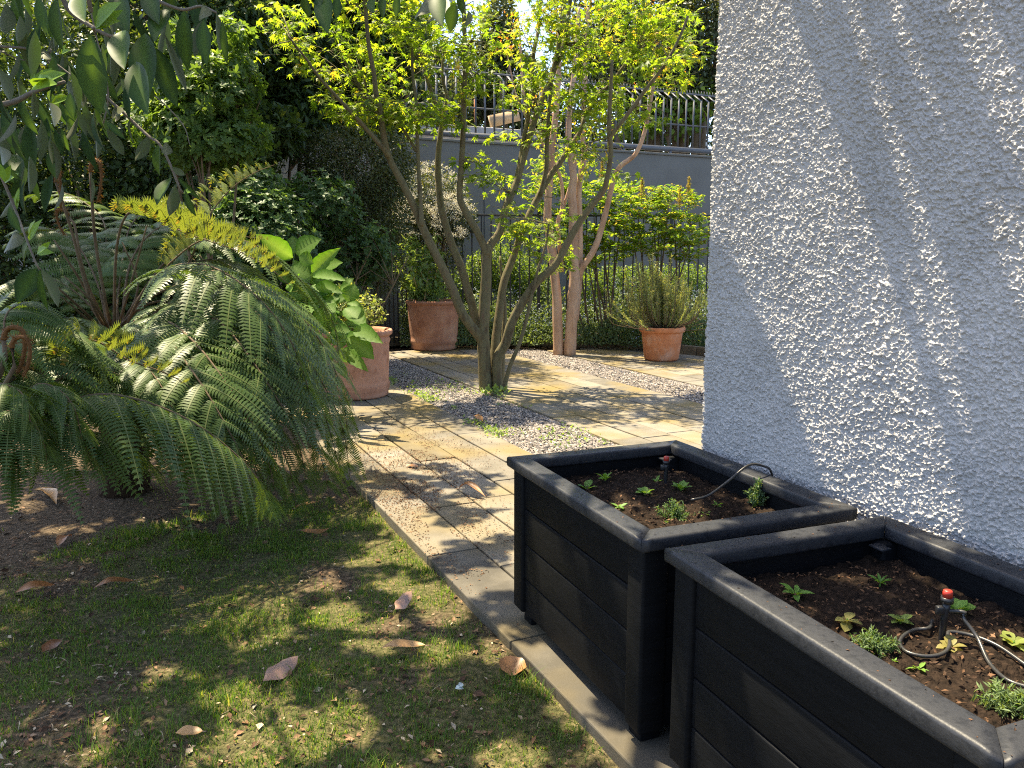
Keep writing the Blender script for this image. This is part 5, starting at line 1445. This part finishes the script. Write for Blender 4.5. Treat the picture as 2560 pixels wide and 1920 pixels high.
# ================================================================== GRASS
def grass():
    a = Acc()
    n = 430000
    A_ = RNG.uniform(-3.2, EDGE_A - .005, n); B_ = RNG.uniform(-.2, 5.4, n)
    x = A_ * EA[0] + B_ * EB[0]; y = A_ * EA[1] + B_ * EB[1]
    px, py = proj(np.stack([x, y, np.full(n, -.04)], -1))
    s = soil_mask(x, y)
    tuft = fbm(x * 7, y * 7, 33, 3)
    k = (px > -120) & (px < 1700) & (py < 2060) & (y > .8) & (RNG.random(n) < np.clip(1.02 - s * 1.15, 0, 1) * np.clip((tuft - .25) * 2.6, .12, 1))
    x, y, tuft = x[k], y[k], tuft[k]; n = len(x)
    z = lawn_z(x, y) - .002
    h = RNG.uniform(.008, .024, n) * (.5 + 1.0 * tuft)
    big = fbm(x * 2.6, y * 2.6, 35, 2) > .62
    h = np.where(big, h * 1.5, h) * np.where(RNG.random(n) < .07, 1.9, 1)
    th = RNG.uniform(0, 6.28, n); ln = RNG.uniform(.2, 1.1, n) * h
    wd = RNG.uniform(.0010, .0022, n)
    base = np.stack([x, y, z], -1)
    dx = np.stack([np.cos(th), np.sin(th), 0 * th], -1); sx = np.stack([-np.sin(th), np.cos(th), 0 * th], -1)
    mid = base + dx * (ln * .35)[:, None] + UPZ * (h * .6)[:, None]
    tip = base + dx * ln[:, None] + UPZ * h[:, None]
    v = np.stack([base - sx * wd[:, None], base + sx * wd[:, None], mid + sx * (wd * .7)[:, None], mid - sx * (wd * .7)[:, None], tip], 1).reshape(-1, 3)
    o = (np.arange(n) * 5)[:, None]
    f3 = np.concatenate([o + np.array([0, 1, 2]), o + np.array([0, 2, 3]), o + np.array([3, 2, 4])])
    r = np.repeat(np.clip(RNG.normal(.42, .25, n), 0, 1), 5)
    a.add(v, f3, None, r)
    tag(a.obj('grass', ML_grass), 'short thin mossy grass of the lawn', 'grass', kind='stuff')
grass()
# ================================================================== MAGNOLIA: unseen canopy shaped to cast the dapple, drooping sprays at the upper left
def inpoly(x, y, poly):
    poly = np.asarray(poly, float); x1, y1 = poly[:, 0], poly[:, 1]; x2, y2 = np.roll(x1, -1), np.roll(y1, -1)
    x = np.asarray(x)[..., None]; y = np.asarray(y)[..., None]
    c = ((y1 > y) != (y2 > y)) & (x < (x2 - x1) * (y - y1) / np.where(y2 == y1, 1e-9, y2 - y1) + x1)
    return c.sum(-1) % 2 == 1
def nearline(x, y, pts, wd):
    out = np.zeros(np.shape(x), bool)
    pts = np.asarray(pts, float)
    for p, q in zip(pts[:-1], pts[1:]):
        d = q - p; L2 = d @ d
        t = np.clip(((x - p[0]) * d[0] + (y - p[1]) * d[1]) / L2, 0, 1)
        out |= np.hypot(x - p[0] - t * d[0], y - p[1] - t * d[1]) < wd
    return out
LIT_A = [(1700, -60), (1975, -60), (1990, 60), (2090, 330), (2180, 560), (2290, 900), (2380, 1150), (2440, 1420), (2200, 1500), (2070, 1230), (1985, 1000), (1900, 800), (1830, 640), (1745, 560)]
LIT_D = [(2380, -60), (2446, -60), (2540, 194), (2620, 330), (2620, 560), (2505, 369), (2439, 194), (2385, 58)]
LIT_E = [(2480, 560), (2600, 620), (2600, 900), (2540, 760)]
ST = [([(2110, -60), (2131, 12), (2163, 117), (2201, 233), (2252, 389), (2283, 498), (2306, 552), (2333, 684), (2375, 769), (2400, 874)], 19),
      ([(2285, 720), (2320, 824), (2350, 887), (2392, 1001), (2430, 1085)], 16),
      ([(2240, -60), (2256, 90), (2299, 187), (2369, 342)], 14), ([(2040, -40), (2070, 90)], 14)]
def wall_lit(px, py):
    r = inpoly(px, py, LIT_A) | inpoly(px, py, LIT_D) | inpoly(px, py, LIT_E)
    for pts, wd in ST: r |= nearline(px, py, pts, wd)
    return r
PATCH = [(120, 1761, 30, 14), (249, 1790, 20, 20), (225, 1862, 22, 13), (573, 1728, 62, 36), (585, 1865, 80, 65), (690, 1790, 38, 32), (368, 1452, 26, 14), (440, 1471, 26, 13), (706, 1432, 20, 10), (612, 1582, 26, 13),
         (410, 1660, 40, 13), (156, 1738, 16, 8), (839, 1520, 52, 30), (690, 1558, 22, 14), (790, 1438, 33, 15), (981, 1446, 37, 17), (1082, 1472, 50, 26), (959, 1547, 37, 18), (1104, 1524, 50, 22), (936, 1599, 33, 14),
         (1104, 1618, 22, 22), (1235, 1610, 32, 22), (693, 1786, 48, 48), (861, 1797, 63, 41), (750, 1838, 41, 40), (600, 1845, 30, 60), (929, 1371, 56, 18), (1015, 1375, 30, 22), (70, 1255, 40, 12), (440, 1290, 60, 14),
         (500, 1335, 30, 8), (760, 1120, 60, 20), (130, 1310, 30, 10), (1350, 1690, 22, 14), (1480, 1830, 14, 20), (1270, 1880, 60, 30)]
RIMP = [(1440, 1225, 45, 22), (1375, 1170, 25, 12), (1480, 1250, 40, 18), (1540, 1290, 22, 14), (1720, 1315, 90, 16), (1640, 1330, 40, 12), (1960, 1185, 110, 24), (1880, 1150, 40, 18), (2000, 1334, 40, 10), (2360, 1366, 30, 8), (2090, 1258, 40, 10),
        (1690, 1110, 40, 10), (1513, 1190, 40, 26), (1613, 1226, 30, 24), (1700, 1215, 34, 22), (1790, 1258, 30, 16), (1900, 1230, 40, 50), (1660, 1280, 50, 30), (1990, 1480, 22, 20), (2385, 1510, 22, 22), (2395, 1560, 50, 20), (2430, 1680, 40, 18),
        (2530, 1750, 50, 40), (2180, 1525, 60, 20), (2310, 1600, 30, 14), (1500, 1230, 20, 12), (1295, 1130, 20, 8), (1570, 1110, 60, 8)]
def in_pl(p):
    r = np.zeros(p.shape[:-1], bool)
    for c0, ex, ey, w, l in PL:
        d = p - c0
        r |= (abs(d @ ex) < w / 2 + .01) & (abs(d @ ey) < l / 2 + .01)
    return r
def ell(px, py, lst, k=1.0):
    r = np.zeros(np.shape(px), bool)
    for (x, y, a, b) in lst: r |= ((px - x) / (a * k)) ** 2 + ((py - y) / (b * k)) ** 2 < 1
    return r
YF = np.concatenate([spline(np.array([P(*q) for q in l]), 24) for l in ([(300, 560, 4.62), (352, 533, 4.5), (470, 585, 4.4), (600, 630, 4.35), (700, 690, 4.3), (745, 742, 4.3)], [(520, 550, 5.3), (560, 490, 5.3), (625, 438, 5.3), (705, 405, 5.3)],
     [(470, 620, 4.9), (560, 590, 4.9), (680, 600, 4.9)], [(130, 880, 3.4), (230, 850, 3.5), (320, 900, 3.5), (420, 935, 3.5), (500, 985, 3.5)], [(520, 800, 4.2), (620, 760, 4.3)], [(480, 860, 3.95), (580, 900, 3.9)])])
YF = (YF - SUN * ((YF[:, 2] + .02) / SUN[2])[:, None])[:, :2]
SA, SB = float(SUN @ EA), float(SUN @ EB)
def want_shade(Q):
    """Q (...,3) canopy points: should the spot their shadow falls on be in shade?"""
    Q = np.asarray(Q, float)
    t1 = (Q[..., 2] - .66) / SUN[2]; H1 = Q - SUN * t1[..., None]
    t0 = (Q[..., 2] + .02) / SUN[2]; H0 = Q - SUN * t0[..., None]
    tw = (A_W - Q @ EA) / (-SA)
    Hw = Q - SUN * tw[..., None]
    hitw = (tw > 0) & (Hw[..., 2] > 0) & (Hw[..., 2] < 3.1) & (Hw @ EB < B_C) & (Q @ EA < A_W)
    pxw, pyw = proj(Hw)
    px1, py1 = proj(H1); px0, py0 = proj(H0)
    a0, b0 = H0 @ EA, H0 @ EB
    gl = ~ell(px0, py0, PATCH, 1.0)
    # paving: broken light, in bands across the path
    pv = fbm(a0 * 3.2 + 3, b0 * 4.2, 81, 3) > (.455 + .16 * np.clip((b0 - 4.4) / 2.2, 0, 1) - .06 * np.clip((3.4 - b0) / 1.5, 0, 1))
    gl = np.where(a0 > EDGE_A, pv, gl)
    fn = fbm(H0[..., 0] * 3 + 9, H0[..., 1] * 3, 82, 3) > .10          # over the ferns: loose
    gl = np.where((H0[..., 1] > 3.3) & (a0 < EDGE_A - .3), fn & gl, gl)
    for f in YF: gl = np.where((H0[..., 0] - f[0]) ** 2 + (H0[..., 1] - f[1]) ** 2 < .0225, False, gl)     # sun falls on the young fronds
    gl = np.where(b0 > 6.6, False, gl)
    r = np.where(in_pl(H1), ~ell(px1, py1, RIMP, .9), gl)
    return np.where(hitw, ~wall_lit(pxw, pyw), r)

def magnolia():
    root = empty('magnolia_tree', (-2.1, -1.6, 0), 'large-leaved magnolia whose glossy drooping leaves hang into the upper left', 'tree')
    wood = Acc(); L = Acc()
    base = np.array([-2.1, -1.6, -.1])
    trunk = [base, base + [.05, .05, 1.2], base + [.15, .2, 2.4], base + [.3, .5, 3.4]]
    tube(wood, trunk, [.19, .16, .14, .12], 14, 16, .03)
    top = trunk[-1]
    limbs = [[(-1.2, .4, 3.9), (0, 1.6, 4.1), (1.2, 2.9, 4.2), (1.9, 3.9, 4.3)], [(-1.6, .6, 3.9), (-1.2, 2.4, 4.2), (-.8, 4.2, 4.3), (-.6, 5.6, 4.5)], [(-2.4, .8, 3.8), (-2.9, 2.6, 4.1), (-3.1, 4.4, 4.3)],
             [(-1.0, 0, 3.9), (.6, .8, 4.1), (1.9, 1.8, 4.2), (2.6, 2.6, 4.2)], [(-2.6, -.2, 3.7), (-4.0, .8, 4.0), (-4.6, 2.2, 4.1)]]
    lp = []
    for lm in limbs:
        q = [top] + [np.array(p) for p in lm]
        tube(wood, q, np.linspace(.09, .02, len(q)), 9, 30, .03); lp.append(spline(np.array(q), 60))
    lp = np.concatenate(lp)
    v, f = T_BIG
    def place(Q, smin, smax):
        n = len(Q)
        th = RNG.uniform(0, 6.28, n)
        D = unit(np.stack([np.cos(th), np.sin(th), RNG.uniform(-.55, .15, n)], -1))
        Nn = unit(RNG.normal(0, .4, (n, 3)) + [0, 0, 1])
        size = RNG.uniform(smin, smax, n)
        Rm = frames(D, Nn)
        smp = np.array([(x * (.18 if 0 < y < 1 else 0) * (1 - abs(2 * y - 1) ** 3), y, -.12 * y * y) for y in np.linspace(0, 1, 8) for x in (-1, 0, 1)])
        pts = np.einsum('nij,kj->nki', Rm, smp) * size[:, None, None] + (Q - D * (size / 2)[:, None])[:, None]
        ok = want_shade(pts).all(1) & (pts @ EA < A_W - .01).all(1) | ((pts[:, :, 2] > 3.15).all(1) & want_shade(pts).all(1))
        px, py = proj(pts)
        vis = ((px > -30) & (px < 2590) & (py > -12) & (pts[..., 1] > .2)).any(1)
        ok &= ~vis
        h = Q - SUN * ((Q[:, 2]) / SUN[2])[:, None]; hx, hy = proj(h)          # keep only what shades the view
        ok &= (smax < .11) & (smin < .05) | ((hx > -250) & (hx < 3600) & (hy < 2250) & (h[:, 1] < 5.5))
        return (Q - D * (size / 2)[:, None])[ok], D[ok], Nn[ok], size[ok]
    acc = []
    n = 52000
    g = np.stack([RNG.uniform(-4.6, 2.6, n), RNG.uniform(-1.0, 6.6, n), np.zeros(n)], -1)
    H = RNG.uniform(3.25, 4.7, n)
    acc.append(place(g[:26000] + SUN * (H[:26000] / SUN[2])[:, None], .12, .19)); acc.append(place(g[26000:] + SUN * (H[26000:] / SUN[2])[:, None], .07, .12))
    # small unseen leaves added above the house wall to cut its light streaks
    m = 60000
    px, py = RNG.uniform(1740, 2700, m), RNG.uniform(-100, 1500, m)
    d = np.stack([(px - 1280) / FPX, CP + (960 - py) / FPX * SP, -SP + (960 - py) / FPX * CP], -1)
    t = A_W / (d @ EA); w = d * t[:, None]; w[:, 2] += CAM_H
    H = RNG.uniform(3.15, 3.9, m)
    Q = w + SUN * ((H - w[:, 2]) / SUN[2])[:, None]
    acc.append(place(Q, .04, .10))
    pos, D, Nn, sz = [np.concatenate(z) for z in zip(*acc)]
    leaves(L, T_BIG, pos, D, Nn, sz, np.clip(RNG.normal(.45, .25, len(pos)), 0, 1))
    # twigs carry the leaves
    idx = RNG.choice(len(pos), min(700, len(pos)), replace=False)
    for i in idx:
        q = lp[np.argmin(np.linalg.norm(lp - pos[i], axis=1))]
        f5 = np.linspace(0, 1, 14)[:, None]; pm = (q + pos[i]) / 2 + [0, 0, .04]
        if not want_shade((1 - f5) ** 2 * q + 2 * f5 * (1 - f5) * pm + f5 ** 2 * pos[i]).all(): continue
        tube(wood, [q, (q + pos[i]) / 2 + [0, 0, .04], pos[i]], [.004, .003, .0015], 4, 7)
    print('canopy leaves', len(pos))
    # --- drooping sprays in view
    k = .386
    H1 = [((590, 225), (620, 720), 180), ((940, 215), (930, 590), 165), ((790, 200), (770, 390), 140), ((1080, 60), (985, 220), 120), ((1195, 60), (1200, 440), 100), ((1320, 130), (1325, 400), 88), ((1310, 30), (1335, 150), 85),
          ((1400, 80), (1440, 340), 50), ((1440, 130), (1465, 400), 45), ((1065, 220), (1220, 610), 48), ((1010, 310), (1130, 660), 115), ((880, 400), (915, 690), 150), ((370, -20), (370, 310), 100), ((780, -30), (800, 190), 115), ((520, -40), (510, 90), 120),
          ((960, -60), (1000, 110), 110), ((1120, -60), (1090, 60), 100)]
    H2 = [((90, -20), (120, 180), 65), ((165, 20), (175, 290), 55), ((250, -20), (290, 200), 72), ((40, 20), (50, 240), 90), ((310, 60), (330, 250), 50), ((-10, 440), (90, 660), 70), ((30, 690), (110, 990), 95), ((20, 720), (30, 1040), 80), ((150, 660), (220, 870), 100),
          ((270, 780), (270, 1050), 62), ((205, 620), (335, 840), 50), ((320, 665), (390, 830), 85), ((385, 665), (495, 840), 58), ((430, 515), (480, 645), 58), ((455, 600), (465, 760), 60), ((500, 500), (560, 700), 45), ((690, 480), (745, 650), 70),
          ((190, 1010), (215, 1260), 62), ((90, 1000), (100, 1140), 100), ((330, 840), (350, 1070), 48), ((400, 830), (440, 980), 35), ((280, 310), (290, 410), 70), ((330, 330), (360, 440), 60), ((130, 100), (130, 290), 60), ((240, 160), (290, 290), 60),
          ((690, 830), (810, 1015), 60), ((690, 790), (800, 890), 40), ((960, 880), (890, 1045), 75), ((1030, 930), (1010, 1130), 75), ((1070, 920), (1090, 1020), 60), ((1110, 1150), (1000, 1300), 100), ((1130, 1200), (1110, 1400), 80), ((1200, 1230), (1255, 1400), 50),
          ((760, 690), (760, 790), 80), ((240, 1740), (120, 1930), 130), ((265, 1745), (400, 1985), 72), ((260, 1740), (290, 2010), 50), ((90, 1280), (20, 1420), 70), ((60, 1340), (120, 1500), 60), ((90, 1500), (70, 1660), 120), ((190, 1560), (130, 1700), 90),
          ((0, 950), (60, 1080), 80), ((120, 830), (160, 1000), 70), ((620, 560), (650, 720), 50), ((960, 540), (985, 650), 50), ((780, 510), (850, 640), 55), ((1010, 470), (1115, 655), 48), ((1110, 1080), (1200, 1140), 40), ((1150, 1150), (1290, 1290), 35)]
    H3 = [((430, -20), (430, 110), 105), ((545, -30), (550, 170), 112), ((630, -20), (625, 110), 55), ((860, -30), (850, 65), 65), ((940, -30), (910, 115), 75), ((1020, -30), (1010, 100), 45), ((1220, -40), (1180, 150), 135), ((1330, -20), (1240, 185), 125), ((1400, 20), (1350, 200), 95), ((1480, 70), (1480, 180), 50),
          ((510, -40), (510, 45), 45), ((1280, -60), (1290, 130), 110), ((1440, -40), (1430, 90), 70)]
    for LST, ox, Yb, dY in ((H1, 0, 2.35, .18), (H2, 0, 3.0, .35), (H3, 600, 2.35, .2)):
        for i, ((x0, y0), (x1, y1), w) in enumerate(LST):
            Y = Yb + dY * math.sin(i * 2.1)
            p = P(ox + x0 * k, y0 * k, Y); q = P(ox + x1 * k, y1 * k, Y); pl = np.linalg.norm(q - p); wm = w * k * Y / FPX
            dep = math.sqrt(max((wm / .42) ** 2 - pl ** 2, (.18 * pl) ** 2))
            q = P(ox + x1 * k, y1 * k, Y - dep * (1 if i % 4 else -.4)); Dq = q - p; Ln = np.linalg.norm(Dq)
            nn = unit(np.array([RNG.normal(0, .16 if LST is H1 else .35), -1, RNG.uniform(.0, .7)]) * ((-1 if i in (6, 7, 9) else 1) if LST is not H2 else (-1 if i % 2 else 1)))
            leaves(L, T_BIG, [p], [Dq], [nn], [Ln * 1.03], [RNG.uniform(.1, .8)], ('mid', np.tile([0, .28, 0], 9)), wid=[min(1.03 * w * k * Y / FPX / (.36 * Ln), 1.9)])
    # more leaves of the same drooping branches behind the front ones
    for i in range(110):
        x, y = RNG.uniform(-60, 560), RNG.uniform(-60, 330)
        if x > 330 and (y > 100 or RNG.random() < .5): x -= 280
        if x < 230 and RNG.random() < .6: y = RNG.uniform(60, 470)
        Y = RNG.uniform(2.7, 3.9); Ln = RNG.uniform(.09, .17)
        Dq = unit(np.array([RNG.normal(0, .3), RNG.normal(0, .35), -1]))
        leaves(L, T_BIG, [P(x, y, Y)], [Dq], [unit(np.array([RNG.normal(0, .6), -1 if RNG.random() < .6 else 1, RNG.uniform(-.2, .6)]))], [Ln], [RNG.uniform(0, .9)], wid=[RNG.uniform(.58, .9)])
    # fresh green shoots
    sh = [((620, 185), ((710, 30), (770, 70), (745, 120), (735, 10))), ((215, 560), ((220, 420), (310, 440), (385, 460), (280, 480), (320, 520))), ((330, 670), ((395, 600), (440, 620), (310, 590))), ((400, 350), ((420, 285), (440, 320))), ((170, 1000), ((190, 930), (235, 960))),
          ((1060, 915), ((1075, 890), (1085, 910))), ((1190, 1250), ((1215, 1220), (1225, 1240))), ((30, 1180), ((0, 1060), (60, 1080), (95, 1120))), ((120, 1310), ((115, 1215), (90, 1370))), ((190, 1560), ((240, 1460), (250, 1420), (200, 1430))), ((240, 1640), ((320, 1570), (330, 1630), (280, 1600))), ((100, 1330), ((110, 1230),))]
    for (b, tips) in sh:
        for j, t in enumerate(tips):
            Y = 2.9 + .1 * math.sin(j + b[0]); Y = 2.35 if b[0] == 620 else Y
            p = P(b[0] * k, b[1] * k, Y); q = P(t[0] * k, t[1] * k, Y - .03 * j); Dq = q - p; Ln = np.linalg.norm(Dq)
            leaves(L, T_OV, [p], [Dq], [unit(np.array([RNG.normal(0, .5), -1, .4]))], [Ln * 1.05], [.9], tip=1.0, wid=[.75])
    tw = [([(380, -80), (450, 70), (600, 175), (720, 235), (800, 205)], 2.36, .0075), ([(600, 175), (620, 225)], 2.36, .005), ([(940, -40), (1010, 0), (1180, 62), (1300, 40), (1400, 80)], 2.38, .006), ([(-60, 690), (100, 655), (230, 590), (420, 530)], 3.0, .012), ([(-40, 300), (180, 315), (300, 370), (480, 500)], 3.05, .005),
          ([(680, 480), (700, 640), (670, 800)], 3.05, .005), ([(560, 480), (690, 630), (800, 730), (960, 880), (1030, 930), (1100, 1060), (1170, 1235), (1200, 1240)], 3.05, .007), ([(-20, 1080), (20, 1170), (80, 1310), (130, 1440), (180, 1570), (240, 1720), (265, 1745)], 2.95, .006),
          ([(590, 80), (640, 300), (690, 420)], 3.1, .003), ([(0, 330), (120, 380), (300, 430)], 3.1, .003), ([(820, 540), (1000, 620), (1180, 800), (1230, 940)], 3.2, .003), ([(330, 320), (310, 400), (420, 530)], 3.05, .004)]
    for pts, Y, r in tw:
        tube(wood, [P(x * k, y * k, Y + .03 * math.sin(i)) for i, (x, y) in enumerate(pts)], np.linspace(r, r * .5, len(pts)), 7)
    for x, y, Y in ((380, -80, 2.36), (940, -40, 2.38), (-60, 690, 3.0), (-20, 1080, 2.95), (590, 80, 3.1), (-40, 300, 3.05)):      # up to the limbs
        p = P(x * k, y * k, Y); q = lp[np.argmin(np.linalg.norm(lp - p - [0, 0, .5], axis=1))]
        tube(wood, [q, (q + p) / 2 + [-.25, -.1, .2], p], [.02, .014, .008], 7)
    wood.obj('trunk', M_greystem, root); L.obj('crown', ML_magnolia, root)
magnolia()
# ================================================================== CAMERA, SUN, SKY
cam = bpy.data.cameras.new('camera'); co = bpy.data.objects.new('camera', cam); COL.objects.link(co)
cam.sensor_fit = 'HORIZONTAL'; cam.sensor_width = 36; cam.lens = 36 * FPX / 2560
cam.clip_start = .05; cam.clip_end = 500
co.location = (0, 0, CAM_H); co.rotation_euler = (math.pi / 2 - PITCH, 0, 0)
SC.camera = co
sl = bpy.data.lights.new('sun', 'SUN'); so = bpy.data.objects.new('sun', sl); COL.objects.link(so)
sl.energy = 5.0; sl.angle = R_(.53); sl.color = (1, .86, .60)
so.rotation_euler = Vector(SUN).to_track_quat('Z', 'Y').to_euler()
so.location = (0, 0, 12)
w = bpy.data.worlds.new('World'); SC.world = w; w.use_nodes = True
nt = w.node_tree; nt.nodes.clear()
sky = nt.nodes.new('ShaderNodeTexSky'); sky.sky_type = 'NISHITA'; sky.sun_disc = False
sky.sun_elevation = SUN_EL; sky.sun_rotation = math.atan2(SUN[0], SUN[1])
sky.air_density = 0.75; sky.dust_density = 1.6; sky.ozone_density = 0.2
bg = nt.nodes.new('ShaderNodeBackground'); bg.inputs[1].default_value = .145
wo = nt.nodes.new('ShaderNodeOutputWorld')
nt.links.new(sky.outputs[0], bg.inputs[0]); nt.links.new(bg.outputs[0], wo.inputs[0])
vs = SC.view_settings; SC.display_settings.display_device = 'sRGB'
vs.view_transform = 'Standard'; vs.look = 'None'; vs.gamma = 1; vs.use_curve_mapping = False
vs.exposure = EXPO
SC.render.engine = 'CYCLES'
SC.cycles.max_bounces = 8; SC.cycles.diffuse_bounces = 4; SC.cycles.glossy_bounces = 3; SC.cycles.transmission_bounces = 6
SC.cycles.use_denoising = DENOISE
SC.cycles.filter_width = 1.1
SC.cycles.sample_clamp_indirect = 6
